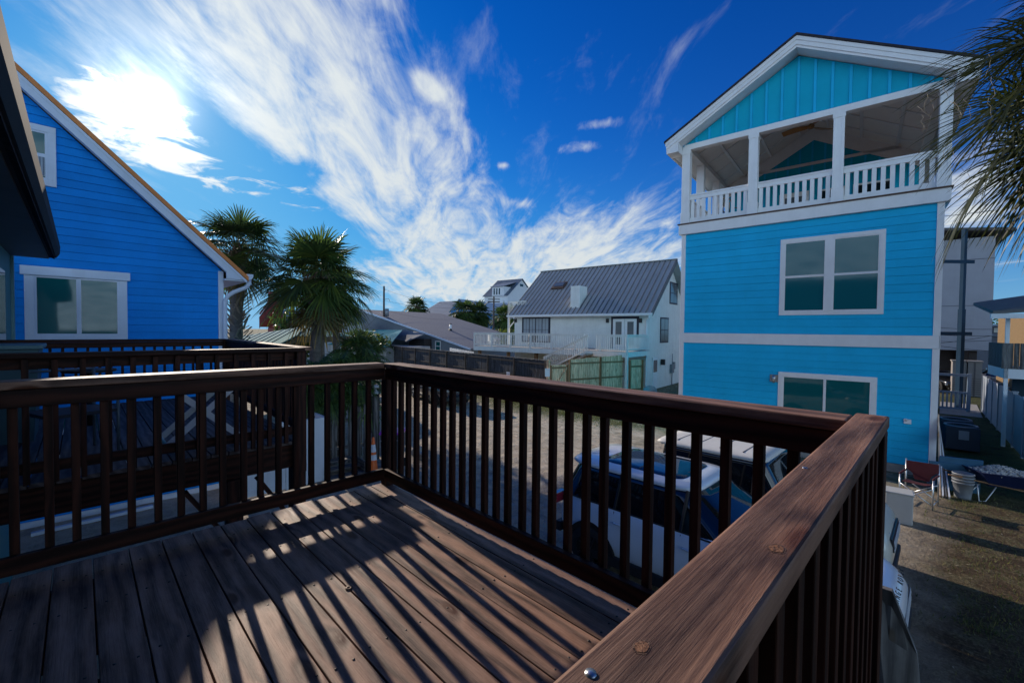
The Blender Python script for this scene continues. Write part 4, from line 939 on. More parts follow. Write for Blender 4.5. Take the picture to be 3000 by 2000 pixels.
# ---------------------------------------------------------------- distant houses
def gable_house(label, name, base, ang, w, d, eave, ridge, wallm, roofm, ridge_along='y', wins=(), oh=.4, cat='house'):
    t = thing(name, label, cat, base, ang)
    m = MB()
    if ridge_along == 'y':
        m.prism([(0, 0, 0), (0, 0, eave), (d/2, 0, ridge-.1), (d, 0, eave), (d, 0, 0)], (0, w, 0)); m.build('wall', wallm, t)
        m = MB(); k = (ridge-eave)/(d/2)
        for s in (0, 1):
            xe = -oh if s == 0 else d+oh
            m.prism([(xe, -oh, eave-oh*k), (d/2, -oh, ridge), (d/2, -oh, ridge+.12), (xe, -oh, eave-oh*k+.12)], (0, w+2*oh, 0))
        m.build('roof', roofm, t)
        m = MB(); y = -oh
        while y < w+oh: m.prism([(-oh, y, eave-oh*k+.12), (d/2, y, ridge+.12), (d/2, y, ridge+.17), (-oh, y, eave-oh*k+.17)], (0, .05, 0)); y += .5
        m.build('roof_ribs', roofm, t)
    else:
        m.prism([(0, 0, 0), (0, 0, eave), (0, w/2, ridge-.1), (0, w, eave), (0, w, 0)], (d, 0, 0)); m.build('wall', wallm, t)
        m = MB(); k = (ridge-eave)/(w/2)
        for s in (0, 1):
            ye_ = -oh if s == 0 else w+oh
            m.prism([(-oh, ye_, eave-oh*k), (-oh, w/2, ridge), (-oh, w/2, ridge+.12), (-oh, ye_, eave-oh*k+.12)], (d+2*oh, 0, 0))
        m.build('roof', roofm, t)
    for (x, y0, y1, z0, z1) in wins:
        m = MB(); m.bx(x-.05, x-.003, y0-.08, y1+.08, z0-.08, z1+.08); f_ = m.build('window', white, t)
        m = MB(); m.bx(x-.07, x-.051, y0, y1, z0, z1); m.build('pane', darkglass, f_)
    return t
blueroof = plain('blue_grey_metal_roof', (.13, .17, .22), .5, .08, .6, metal=.3)
palewall = plain('pale_wall', (.62, .66, .70), .7, .04, 1)
# tall white house far behind
D = 115; b0, _ = at_dist(1487, 900, D)
def zz(py, px, D): d = ray(px, py); return 4+d.z/math.hypot(d.x, d.y)*D
def wid(px0, px1, D): return (atd(px0, 950, D)-atd(px1, 950, D)).length
HA = R(6.5)
W_ = wid(1405, 1487, D)*1.12; ez = zz(862, 1440, D); rz2 = zz(811, 1500, D)
t = gable_house('tall white far house with blue grey metal roof and dormer above the palms', 'distant_white_house', b0, HA, W_, 12, ez, rz2, palewall, blueroof, 'y')
zb_, zt_ = zz(862, 1450, D), zz(838, 1450, D)
m = MB(); m.bx(-.4, 5, W_*.12, W_*.62, zb_-.5, zt_); m.build('dormer_wall', palewall, t)
m = MB(); m.prism([(-.8, W_*.08, zt_), (-.8, W_*.66, zt_), (5, W_*.66, zt_+1.6), (5, W_*.08, zt_+1.6)], (0, 0, .12)); m.build('dormer_roof', blueroof, t)
for i in range(3): P_box('dormer_window', darkglass, t, -.46, -.405, W_*(.28+.11*i), W_*(.33+.11*i), zb_+.1, zt_-.4)
for (xa, xb, za, zb2) in ((3.6, 5.0, zz(908, 1510, D), zz(893, 1510, D)), (5.4, 6.8, zz(908, 1510, D), zz(893, 1510, D)), (7.6, 8.8, zz(870, 1520, D), zz(856, 1520, D)), (5.3, 6.7, zz(834, 1520, D), zz(826, 1520, D))):
    P_box('gable_window', darkglass, t, xa, xb, -.06, -.005, za, zb2)
D = 95
b0, _ = at_dist(1312, 925, D); t = gable_house('far house with pale ribbed metal roof left of the blue gable', 'distant_metal_roof_house', b0, R(8), wid(1185, 1318, D), 14, zz(922, 1250, D), zz(874, 1250, D), palewall, plain('pale_metal_roof', (.34, .35, .37), .5, .06, 1, metal=.2), 'y')
D = 90; b0, _ = at_dist(1372, 925, D); t = gable_house('far bright blue gabled house beside the ribbed metal roof', 'distant_blue_house', b0, R(20), wid(1312, 1372, D), 14, zz(908, 1340, D), zz(876, 1336, D), plain('far_blue_wall', (.04, .20, .48), .7), plain('far_pale_roof', (.35, .42, .5), .6), 'x')
D = 104; b0, _ = at_dist(1450, 930, D); t = gable_house('far pale blue gabled roof with small square cupola', 'distant_blue_roof_house', b0, R(14), wid(1325, 1450, D), 14, zz(925, 1400, D), zz(882, 1380, D), palewall, plain('far_blue_roof', (.20, .30, .42), .6, .05, 1), 'y')
wq = wid(1325, 1450, D); m = MB(); m.bx(6, 8, wq*.62, wq*.62+2.2, zz(890, 1360, D), zz(874, 1360, D)); m.build('cupola', palewall, t)
D = 36; b0, _ = at_dist(1540, 960, D)
t = thing('white_balcony', 'white railed upper balcony on a post left behind the ribbed roof house', 'balcony', b0, R(9.4)); w_ = wid(1474, 1540, D); zb_ = zz(918, 1500, D); zt_ = zz(880, 1500, D)
m = MB(); m.bx(0, 3, 0, w_, zb_-.3, zb_); m.build('floor', white_far, t)
m = MB(); m.bx(0, .08, 0, w_, zt_-.08, zt_); m.bx(0, 3, w_-.08, w_, zt_-.08, zt_); y = 0
while y < w_: m.bx(.02, .05, y, y+.05, zb_, zt_-.08); y += .14
m.build('railing', white_far, t)
m = MB(); m.bx(0, .15, w_-.15, w_, 0, zb_-.3); m.build('support_post', white_far, t)
m = MB(); m.beam((.07, w_-.1, zb_-1.2), (.07, w_-1.0, zb_-.3), .08, .08); m.build('knee_brace', white_far, t)
m = MB(); m.bx(3, 6, -2, w_, 0, zb_+2.5); m.build('wall', palewall, t)
# red deck and stairs behind the palms
D = 36; b0, _ = at_dist(852, 960, D); rd = thing('red_deck_stairs', 'dark red two level timber deck and stairs seen behind the palms', 'deck', b0, R(4)); w_ = wid(640, 852, D)
zl, zlt = zz(960, 750, D), zz(935, 750, D); zu, zut = zz(872, 750, D), zz(842, 750, D)
m = MB(); m.bx(0, 4, 0, w_, zl-.35, zl); m.build('lower_floor', redwood, rd)
m = MB(); m.bx(0, 3, 2.2, w_, zu-.35, zu); m.build('upper_floor', redwood, rd)
for nm, z0, z1, ya, yb in (('lower_railing', zl, zlt, 0, w_), ('upper_railing', zu, zut, 2.2, w_)):
    m = MB(); m.bx(0, .1, ya, yb, z1-.1, z1); m.bx(0, .06, ya, yb, z0+.08, z0+.16); y = ya
    while y < yb: m.bx(.02, .06, y, y+.05, z0, z1-.1); y += .15
    m.build(nm, redwood, rd)
m = MB(); m.beam((-.2, .6, zu), (-.2, 4.4, zl+.2), .8, .3); m.beam((-.6, .6, zu+.9), (-.6, 4.4, zl+1.1), .06, .12)
for k in range(22): t_ = k/21; m.bx(-.63, -.58, .6+3.8*t_, .65+3.8*t_, zu+(zl-zu)*t_, zu+.9+(zl-zu)*t_)
m.build('stair_flight', redwood, rd)
for y in (.1, 2.3, w_*.5, w_-.3): m = MB(); m.bx(.1, .3, y, y+.2, 0, zu); m.build('support_post', redwood, rd)
D = 52; b0, _ = at_dist(835, 940, D); gable_house('small far house with dark blue grey roof under the red stairs', 'distant_small_house', b0, R(-10), wid(700, 835, D), 8, zz(936, 770, D), zz(908, 770, D), plain('far_grey_wall', (.35, .38, .42), .8), blueroof, 'x')
# utility poles
def pole(label, px, ptop, D, xf=True):
    b0, tp = at_dist(px, ptop, D); h = tp.z
    t = thing('utility_pole', label, 'utility pole', b0, R(-45), 'utility poles')
    pm = plain('pole_wood', (.06, .05, .045), .9, .2)
    m = MB(); m.tube([(0, 0, 0), (0, 0, h)], [.17, .11], 8); m.build('pole', pm, t)
    if xf:
        m = MB(); m.tube([(.42, -.1, h-3.9), (.42, -.1, h-2.9)], .24, 10); m.build('transformer', greymetal, t)
        m = MB(); m.tube([(0, 0, h-1.7), (.6, 0, h-1.6), (.75, 0, h-1.9)], .03, 5); m.tube([(0, 0, h-4.6), (.7, 0, h-4.4), (.85, 0, h-4.5)], .035, 5); m.tube([(.1, 0, h-.6), (.1, 0, h-.3)], .06, 6); m.build('bracket', greymetal, t)
    else:
        m = MB(); m.bx(-.9, .9, -.06, .06, h-.9, h-.75); m.bx(-.9, .9, -.06, .06, h-.5, h-.38); m.build('crossarm', pm, t)
    return Vector((b0.x, b0.y, h))
w1 = pole('utility pole with grey transformer on the left of the skyline', 1125, 838, 58)
w2 = pole('smaller far utility pole with crossarm in front of the tall white house', 1447, 868, 66, False)
def wires(label, sets, mt=blackplastic):
    m = MB()
    for a, b, sag, r_ in sets:
        P = [Vector(a).lerp(Vector(b), k/12)-Vector((0, 0, sag*4*(k/12)*(1-k/12))) for k in range(13)]; m.tube(P, r_, 4)
    o = m.build('power_lines', mt); tag(o, label, 'wires')
wires('thin power lines strung from the transformer pole across the sky', [(w1-Vector((0, 0, .4)), w2-Vector((0, 0, .5)), 1.2, .014), (w1-Vector((0, 0, 1.8)), w2-Vector((0, 0, .8)), 1.0, .014), (w1-Vector((0, 0, 3)), w2-Vector((0, 0, 2.4)), 1.2, .012), (w1-Vector((0, 0, 3)), w1+Vector((-3.5, 3.5, -8)), .0, .012)])
# ---------------------------------------------------------------- right background
D = 44; b0, _ = at_dist(2905, 1000, D)
tb = thing('grey_tower_building', 'tall plain grey stucco building raised on dark pillars on the right', 'building', b0, R(4))
w_ = wid(2600, 2905, D); zt_ = zz(688, 2905, D); zb_ = zz(1028, 2905, D); stu = plain('grey_stucco', (.36, .36, .40), .9, .06, .8, bump=.2, dirt=.15)
m = MB(); m.bx(0, 9, 0, w_, zb_, zt_-.1); m.build('wall', stu, tb)
m = MB()
for z in (zb_+3.1, zb_+6.3, zb_+9.5): m.bx(-.02, .0, 0, w_, z, z+.04)
for y in (3.6, 5.2): m.bx(-.02, -.001, y, y+.04, zb_, zt_-.3)
m.build('joints', plain('joint_grey', (.14, .14, .17), .9), tb)
m = MB(); m.prism([(-.7, -.8, zt_+.05), (-.7, w_, zt_+.9), (-.7, w_, zt_+1.05), (-.7, -.8, zt_+.25)], (11, 0, 0)); m.build('roof', plain('dark_eave', (.10, .09, .09), .8), tb)
m = MB(); m.tube([(1, 6.0, zt_+.5), (1, 6.0, zt_+2.4)], .4, 10); m.bx(.5, 1.6, 4.9, 7, zt_+.7, zt_+1.3); m.build('roof_fans', steel, tb)
for x in (.5, 7): 
    for y in (.6, 3.8, 7): m = MB(); m.bx(x, x+.4, y, y+.4, 0, zb_); m.build('pillar', plain('dark_pillar', (.05, .04, .04), .9), tb)
m = MB(); m.bx(7.5, 8.9, .2, w_, 0, zb_); m.build('ground_wall', MATS['dark_pillar'], tb)
mq = atz(2807, 1200, 0); mt_ = atp(2832, 672, (mq.x, mq.y, 0), R(45))
ms = thing('steel_mast', 'tall blue grey steel mast with two side arms beside the turquoise house', 'mast', mq, R(-45))
bm_ = plain('blue_steel', (.02, .045, .08), .85, .08, 2, spec=.05)
m = MB(); m.bx(-.10, .10, -.12, .12, 0, 5.4); m.build('lower_column', bm_, ms, .01)
m = MB(); m.bx(-.08, .07, -.10, .10, 5.4, mt_.z); m.build('upper_column', bm_, ms, .01)
for z in (zz(765, 2820, 23.3*1.3)*.0+4+(980-768)*23.3/1266, 4+(983-978)*23.3/1266): m = MB(); m.bx(-1.4, .45, -.14, -.125, z-.09, z+.09); m.build('bracket_arm', bm_, ms)
# railing enclosure
lq = atz(2836, 1207, 0); ln = thing('railing_gate', 'blue white wooden railing enclosure at the far right corner of the turquoise house', 'fence', lq, R(6))
lm = plain('blue_white_paint', (.22, .30, .40), .6, .1, 2)
m = MB(); m.bx(-.06, .06, 0, 2.4, 1.85, 1.98); m.bx(-.04, .04, 0, 2.4, .95, 1.05); m.bx(-.04, .04, 0, 2.4, .1, .2); y = .12
while y < 2.4: m.bx(-.02, .02, y, y+.07, .2, 1.0); y += .16
m.build('rails', lm, ln)
for y in (0, 1.2, 2.4): m = MB(); m.bx(-.07, .07, y-.07, y+.07, 0, 2.0); m.build('fence_post', lm, ln)
# AC units
acm = plain('ac_grey', (.045, .055, .075), .6, .1, 3, spec=.2)
for i, (p_, lb) in enumerate((((2815, 1243, .9), 'nearer of two square air conditioning units beside the turquoise house'), ((2800, 1225, .9), 'farther of two square air conditioning units beside the turquoise house'))):
    c = atz(*p_); t = thing('air_conditioner', lb, 'air conditioner', (c.x, c.y, 0), R(6), 'air conditioning units')
    m = MB(); m.bx(-.42, .42, -.42, .42, .08, .86); m.build('cabinet', acm, t, .03)
    m = MB(); m.lathe([(.36, .885), (.42, .9), (.44, .87), (.42, .86)], (0, 0, 0), 24); m.build('top_ring', plain('ac_ring', (.25, .28, .33), .4, .05, 2, metal=.4), t)
    m = MB()
    for k in range(5): m.lathe([(.06+.06*k, .875), (.07+.06*k, .885), (.08+.06*k, .875)], (0, 0, 0), 20)
    for k in range(6): m.bx(-.36, .36, -.005, .005, .872, .88) if k == 0 else m.beam((-.36*cos(k*.52), -.36*sin(k*.52), .876), (.36*cos(k*.52), .36*sin(k*.52), .876), .008, .008)
    m.build('fan_guard', blackplastic, t)
    m = MB(); m.bx(-.45, -.425, -.15, .1, .45, .75); m.build('label_plate', MATS['ac_ring'], t)
# brick house with balcony
D = 25; b0, _ = at_dist(2918, 1000, D)
bk = thing('tan_brick_house', 'tan brick house with wooden balcony and white beam at the right edge', 'house', b0, R(6))
yr_ = 3.2
brick = plain('tan_brick', (.19, .125, .06), .9, .25, 14, bump=.4)
zc_ = zz(1096, 2918, D); 
m = MB(); m.bx(1.2, 8, -6, -1.35, 0, zz(915, 2918, D)); m.build('wall', brick, bk)
m = MB(); m.bx(-1.4, 1.2, -6, 0, zc_-.05, zc_+.30); m.build('balcony_beam', white, bk)
m = MB(); y = -6
while y < 0: m.bx(-1.42, -1.39, y, y+.13, zc_+.30, zc_+1.22, (0, 0, 1)); y += .145
x = -1.38
while x < 1.1: m.bx(x, x+.13, -.03, 0, zc_+.30, zc_+1.22, (0, 0, 1)); x += .145
m.build('balcony_boards', greywood, bk)
m = MB(); m.prism([(-1.8, .4, zz(925, 2918, D)), (-1.8, -6, zz(925, 2918, D)+.5), (1.8, -6, zz(925, 2918, D)+1.6), (1.8, .4, zz(925, 2918, D)+.5)], (0, 0, .12)); m.build('roof', plain('old_roof_sheet', (.12, .12, .12), .8, .2), bk)
m = MB(); m.bx(-1.85, -1.75, -6, .45, zz(925, 2918, D)-.15, zz(925, 2918, D)+.02); m.build('fascia', white, bk)
for y in (-.05, -1.3, -3): m = MB(); m.bx(-1.4, -1.3, y-.05, y+.05, 0, zz(925, 2918, D)); m.build('porch_column', white, bk)
m = MB(); m.bx(.2, .3, -5, -.5, 0, zc_-.06); m.build('lower_wall', plain('dark_blue_wall', (.02, .05, .08), .8), bk)
# low far building, sheds, cars across the road
D = 58; b0, _ = at_dist(2990, 1000, D); t = thing('low_motel', 'low dark two storey building far behind at the right', 'building', b0, R(4)); w_ = wid(2880, 2990, D)*1.2
m = MB(); m.bx(0, 8, -4, w_, 0, zz(955, 2930, D)); m.build('wall', plain('motel_wall', (.10, .12, .16), .8), t)
m = MB(); m.bx(-.3, 8, -4, w_, zz(955, 2930, D), zz(950, 2930, D)); m.bx(-.3, 0, -4, w_, zz(985, 2930, D), zz(980, 2930, D)); m.build('trim_bands', lm, t)
for k in range(4): P_box('window', darkglass, t, -.06, -.002, -2+k*2.2, -.6+k*2.2, zz(974, 2930, D), zz(961, 2930, D))
for px0, px1, lb in ((2790, 2831, 'left of two beige slatted storage cabinets across the road'), (2835, 2877, 'right of two beige slatted storage cabinets across the road')):
    D = 41; b0, _ = at_dist(px1, 1100, D); w_ = wid(px0, px1, D); t = thing('storage_cabinet', lb, 'cabinet', (b0.x, b0.y, 0), R(4), 'storage cabinets across the road'); zt_ = zz(1056, 2830, D)
    sm = plain('beige_plastic', (.25, .23, .22), .7, .06)
    m = MB(); m.bx(0, 1, 0, w_, .05, zt_-.08); m.build('body', sm, t)
    m = MB(); m.bx(-.08, 1.05, -.05, w_+.05, zt_-.08, zt_); m.build('lid', sm, t)
    m = MB(); [m.bx(-.02, 0, .03, w_-.03, z, z+.03) for z in [.2+.14*k for k in range(8)]]; m.bx(-.03, 0, w_/2-.02, w_/2+.02, .1, zt_-.1); m.build('door_slats', plain('slat_shadow', (.12, .11, .11), .8), t)
wires('dark power lines crossing in front of the grey tower building', [(atd(2700, 1010-30*i+k, 40), atd(3150, y2, 40), .25, .018) for i, k, y2 in ((0, 0, 925), (0, -5, 1030), (1, -3, 965), (1, 18, 970), (2, 5, 950))])
# ---------------------------------------------------------------- vehicles
def selring(mb, levels, n=40, cap=True, droop=None):
    pts = []
    for (xa, xb, w, z, e) in levels:
        cx, hx = (xa+xb)/2, (xb-xa)/2
        for k in range(n):
            a = 2*pi*k/n; c_, s_ = cos(a), sin(a)
            x = cx+hx*math.copysign(abs(c_)**(2/e), c_); y = w*math.copysign(abs(s_)**(2/e), s_)
            pts.append((x, y, z+(droop(x, z) if droop else 0)))
    L_ = len(levels); fc = [(i*n+k, i*n+(k+1) % n, (i+1)*n+(k+1) % n, (i+1)*n+k) for i in range(L_-1) for k in range(n)]
    if cap: fc += [tuple(range((L_-1)*n, L_*n))]
    mb.add(pts, fc, (1, 0, 0), True)
carglass = glass('car_glass', (.004, .006, .010), .03)
sunglass = glass('sunroof_glass', (.006, .02, .05), .04)
tyre = plain('tyre_rubber', (.012, .012, .012), .8, .2, 9)
def wheel(par, x, y, r, side, rimm, w=.26):
    m = MB(); m.lathe([(r*.62, -w/2), (r*.93, -w/2), (r, -w*.35), (r, w*.35), (r*.93, w/2), (r*.62, w/2)], (0, 0, 0), 32, 'y'); o = m.build('wheel', tyre, par); o.location = (x, y, r)
    m = MB(); s = side*w/2
    m.lathe([(r*.62, s*.98), (r*.66, s*1.02), (r*.60, s*.80), (r*.58, s*.2)], (0, 0, 0), 32, 'y')
    for k in range(5):
        for dd in (-.14, .14):
            a = 2*pi*k/5; m.beam((r*.10*cos(a), s*.86, r*.10*sin(a)), (r*.62*cos(a+dd), s*.92, r*.62*sin(a+dd)), .035, .04, (0, 1, 0))
    m.lathe([(0, s*.95), (r*.14, s*.93), (r*.15, s*.8)], (0, 0, 0), 14, 'y'); m.build('rim', rimm, o)
def vehicle(name, label, cat, loc, rz, paint, L=4.85, Wd=2.0, H=1.78, belt=1.17, hood=.95, ws0=.95, ws1=.1, rear0=-2.3, rear1=-2.0, roofpaint=None, e=5, pillar=None, ptop=.72, clad=blackplastic, rimm=None, wx=(1.45, -1.47), r=.39, glassroof=True, boxy=False, group=None):
    t = thing(name, label, cat, loc, rz, group); h = L/2; w = Wd/2; roofpaint = roofpaint or paint; rimm = rimm or plain('dark_rim', (.03, .03, .035), .35, .1, 3, metal=.6)
    def droop(x, z):
        d = 0
        if z > belt-.35 and x > ws0: d -= (belt-hood)*min(1, (x-ws0)/(h-ws0))**1.5*(z-(belt-.35))/.35
        return d
    m = MB()
    selring(m, [(-h+.12, h-.16, w-.13, .30, e), (-h+.05, h-.05, w-.05, .42, e), (-h, h, w, .62, e), (-h+.01, h-.01, w+.005, .82, e), (-h+.05, h-.06, w-.02, 1.02, e), (-h+.09, h-.16, w-.06, belt-.02, e), (-h+.13, h-.24, w-.10, belt+.012, e), (-h+.3, h-.5, w-.3, belt+.035, e)], 56, True, droop)
    m.build('body', paint, t)
    m = MB(); m.bx(-h+.95, h-.95, -w-.006, w+.006, .27, .44); m.build('sill', clad, t, .02)
    # glasshouse
    m = MB(); zr_ = H-.07; K = 5
    lv = []
    for i in range(K+1):
        k = i/K; s_ = k**.9
        lv.append((rear0+(rear1-rear0)*s_, ws0+(ws1-ws0)*s_, (w-.08)+(ptop*w-(w-.08))*k*1.0, belt-.01+(zr_-belt+.01)*k, 6.5 if not boxy else 12))
    selring(m, lv, 48, True); m.build('windows', carglass, t)
    m = MB(); a, b, c_ = rear1, ws1, ptop*w; ee = 6 if not boxy else 12
    selring(m, [(a-.13, b+.05, c_+.035, zr_-.03, ee), (a-.15, b+.06, c_+.05, zr_-.0, ee), (a-.10, b+.02, c_+.01, zr_+.045, ee), (a+.1, b-.15, c_-.16, zr_+.066, ee), (a+.25, b-.4, c_-.35, H, ee)], 48, True); m.build('roof', roofpaint, t)
    if glassroof:
        m = MB(); selring(m, [(a+.42, b-.22, c_-.15, zr_+.045, 8), (a+.43, b-.23, c_-.16, H+.004, 8), (a+.6, b-.4, c_-.3, H+.012, 8)], 40); g_ = m.build('sunroof', sunglass, t)
        m = MB(); xm_ = (a+b)/2+.1; m.bx(xm_-.012, xm_+.012, -(c_-.2), c_-.2, H-.03, H+.014); m.build('sunroof_bar', blackplastic, g_)
        m = MB(); m.prism([(a+.10, -.012, H-.02), (a+.30, -.012, H-.02), (a+.13, -.012, H+.07)], (0, .024, 0)); m.build('antenna', blackplastic, t)
    for s in (-1, 1):
        # pillars, door seams, handles, mirror, arches
        for xs in ((-1.05, .02), (.02, .02)): m = MB(); m.beam((xs[0], s*(w-.075), belt), (xs[0]+.02, s*(ptop*w+.012), zr_), .03, .05); m.build('pillar', pillar or blackplastic, t)
        m = MB()
        for xs in (-1.08, .0, 1.02): m.beam((xs, s*(w+.0015), .45), (xs+.03, s*(w-.055), belt-.03), .006, .008)
        m.beam((-1.9, s*(w-.068), belt+.0), (1.0, s*(w-.068), belt+.0), .012, .02); m.build('door_seams', plain('seam_black', (.02, .02, .02), .7), t)
        for xs in (-.93, .18): m = MB(); m.tube([(xs-.1, s*(w+.0), .985), (xs-.08, s*(w+.025), .99), (xs+.10, s*(w+.022), .985), (xs+.13, s*(w-.005), .98)], .014, 6); m.build('door_handle', paint, t)
        m = MB(); m.lathe([(0, -.13), (.07, -.10), (.085, 0), (.07, .10), (0, .13)], (.82, s*(w+.12), belt+.04), 14, 'y'); mo = m.build('wing_mirror', paint, t)
        m = MB(); m.bx(.76, .83, min(s*(w-.06), s*(w+.05)), max(s*(w-.06), s*(w+.05)), belt-.06, belt-.01); m.build('mirror_arm', blackplastic, mo)
        for x_ in wx:
            m = MB(); n = 20; P = [(x_+(r+.07)*cos(pi*k/n), s*(w+.004), r+(r+.07)*sin(pi*k/n)*1.0) for k in range(n+1)]+[(x_-(r+.07), s*(w+.004), .28), (x_+(r+.07), s*(w+.004), .28)]
            m.prism(P, (0, -s*.3, 0)); m.build('wheel_arch', plain('arch_black', (.006, .006, .006), .9), t)
            wheel(t, x_, s*(w-.115), r, s, rimm)
        m = MB(); m.bx(h-.30, h-.06, min(s*(w-.30), s*(w-.07)), max(s*(w-.30), s*(w-.07)), hood-.22, hood-.10) if False else m.prism([(h-.02, s*(w-.62), hood-.24), (h-.20, s*(w-.10), hood-.20), (h-.22, s*(w-.10), hood-.06), (h-.05, s*(w-.62), hood-.11)], (-.08, 0, 0)); m.build('headlight', glass('headlight_glass', (.35, .4, .45), .05), t, .01)
        m = MB(); m.bx(-h-.004+.03, -h+.16, min(s*(w-.35), s*(w-.005)), max(s*(w-.35), s*(w-.005)), .93, 1.10); m.build('taillight', plain('tail_red', (.25, .01, .015), .15, .1, 4, coat=1), t, .015)
    m = MB(); m.prism([(h-.015, -.55, hood-.33), (h-.015, .55, hood-.33), (h-.04, .55, hood-.14), (h-.04, -.55, hood-.14)], (.022, 0, 0)); g_ = m.build('grille', plain('grille_black', (.01, .012, .02), .3), t)
    m = MB()
    for j in range(3):
        for k in range(16):
            y = -.52+k*.069+(.034 if j % 2 else 0); z = hood-.30+j*.055
            P = [(h+.010-j*.004, y+.034*cos(pi/3*q+pi/6), z+.030*sin(pi/3*q+pi/6)) for q in range(6)]
            m.tube([Vector(p) for p in P]+[Vector(P[0])], .0045, 4)
    m.build('grille_mesh', plain('mesh_grey', (.4, .42, .45), .35, .05, 2, metal=.4), g_)
    m = MB(); m.bx(h-.10, h+.02, -.75, .75, .32, .44); m.build('lower_intake', blackplastic, t, .02)
    m = MB(); m.bx(-h-.02, -h+.1, -w+.25, w-.25, .34, .52); m.build('rear_valance', blackplastic, t, .02)
    return t
wpaint = plain('car_white', (.70, .74, .80), .22, .02, 1, coat=.6)
suv = vehicle('parked_suv', 'white luxury SUV with dark panoramic sunroof parked just below the near deck', 'car', (6.93, 2.60, 0), R(-90), wpaint, L=4.75)
for i, ch_ in enumerate('RANGE ROVER'):
    if ch_ == ' ': continue
    a_ = -.5+i*.1; text(ch_, 'hood_letter', blackplastic, suv, .085, (2.30-.05*abs(a_)**2, a_, .985), (R(24), 0, R(90)), .003)
cream = plain('car_cream', (.52, .52, .47), .28, .03, 1, coat=.5)
bron = vehicle('parked_offroader', 'boxy cream off roader with white hard top, parked between white SUV and turquoise house', 'car', (9.10, 2.30, 0), R(-90), cream, 3.7, 1.93, 1.87, 1.22, 1.08, .50, .15, -1.78, -1.66, plain('hardtop_white', (.60, .60, .57), .6, .05, 3), 9, None, .86, blackplastic, None, (1.12, -1.12), .41, False, True)
m = MB(); [m.bx(x, x+.012, -.72, .72, 1.862, 1.874) for x in (-1.4, -1.0, -.6, -.2)]; m.build('roof_grooves', blackplastic, bron)
tr0 = Vector((13.2, 18.85, 0)); tdir = Vector((1.0, 4.7, 0)).normalized(); ta = math.atan2(tdir.y, tdir.x)
tc_ = tr0+tdir*1.5+Vector((sin(ta), -cos(ta), 0))*.85
vehicle('parked_dark_suv', 'dark blue SUV parked facing away in front of the dark board fence', 'car', tc_, ta, plain('car_navy', (.012, .018, .035), .25, .1, 1, coat=.7), 4.9, 1.95, 1.75, 1.08, .95, 1.0, .2, rimm=plain('silver_rim', (.4, .42, .45), .3, .05, 3, metal=.7), glassroof=False)
b0, _ = at_dist(2775, 1085, 44)
vehicle('street_car', 'black car parked across the road partly behind the railing enclosure', 'car', (b0.x, b0.y, 0), R(200), plain('car_black', (.01, .01, .012), .2, .1, 1, coat=.8), 4.6, 1.85, 1.5, .95, .8, 1.0, .2, glassroof=False)
b0, _ = at_dist(2905, 1075, 50)
vehicle('street_car', 'dark blue car across the road right of the beige cabinets', 'car', (b0.x, b0.y, 0), R(96), plain('car_darkblue', (.01, .02, .06), .2, .1, 1, coat=.8), 4.6, 1.85, 1.5, .95, .8, 1.0, .2, glassroof=False)
# ---------------------------------------------------------------- props
conem = plain('cone_orange', (.75, .13, .015), .45, .08, 4); refl = plain('reflective_white', (.6, .63, .68), .4, .06, 6)
def cone(label, pos, h, r, rt, bands, name='traffic_cone', grp='orange traffic cones'):
    t = thing(name, label, 'traffic cone', pos, R(20), grp)
    m = MB(); m.lathe([(r, .04), (rt, h-.02), (rt*.7, h), (0, h)], (0, 0, 0), 20); m.build('body', conem, t)
    m = MB(); m.bx(-r*1.35, r*1.35, -r*1.35, r*1.35, 0, .045); m.build('base', blackplastic, t, .01)
    for a, b in bands:
        ra = r+(rt-r)*(a-.04)/(h-.06)+.003; rb_ = r+(rt-r)*(b-.04)/(h-.06)+.003
        m = MB(); m.lathe([(ra, a), (rb_, b)], (0, 0, 0), 20); m.build('reflective_band', refl, t)
cp = atz(1093, 1402, 0); cone('tall slim orange channelizer cone with two white bands beyond the near deck corner', cp, 1.12, .145, .035, ((.52, .66), (.73, .93)))
c2p = atz(2848, 1143, 0); cone('wide orange cone with one pale band beside the road on the right', c2p, .95, .30, .06, ((.55, .72),))
pz = thing('lamp_post', 'short wooden bollard post with small black solar lamp beyond the deck corner', 'post', atz(1098, 1345, 0))
m = MB(); m.bx(-.07, .07, -.07, .07, 0, 1.95, (0, 0, 1)); m.build('post', greywood, pz)
m = MB(); m.bx(.06, .13, -.05, .05, 0, 2.0); m.build('pipe', blackplastic, pz)
m = MB(); m.lathe([(.05, 2.0), (.09, 2.02), (.09, 2.06), (.05, 2.08), (.05, 2.2), (.11, 2.21), (.08, 2.27), (0, 2.3)], (.03, 0, 0), 12); m.build('lamp_cap', plain('lamp_grey', (.3, .33, .36), .3, .1), pz)
tc2 = atz(1152, 1372, 0); cn = thing('wheeled_bin', 'dark grey wheeled waste bin with bright purple lid beyond the near deck corner', 'bin', tc2, R(-42))
m = MB(); n = 4
m.add([(-.25, -.28, .06), (.25, -.28, .06), (.25, .25, .06), (-.25, .25, .06), (-.30, -.35, 1.05), (.30, -.35, 1.05), (.30, .33, 1.05), (-.30, .33, 1.05)], [(0, 3, 2, 1), (4, 5, 6, 7), (0, 1, 5, 4), (1, 2, 6, 5), (2, 3, 7, 6), (3, 0, 4, 7)]); m.build('body', plain('bin_grey', (.05, .06, .075), .6, .1), cn, .03)
m = MB(); m.prism([(-.33, -.38, 1.055), (-.33, .38, 1.055), (-.33, .30, 1.12), (-.33, 0, 1.15), (-.33, -.32, 1.11)], (.66, 0, 0)); m.build('lid', plain('lid_purple', (.30, .03, .36), .35, .08), cn, .02)
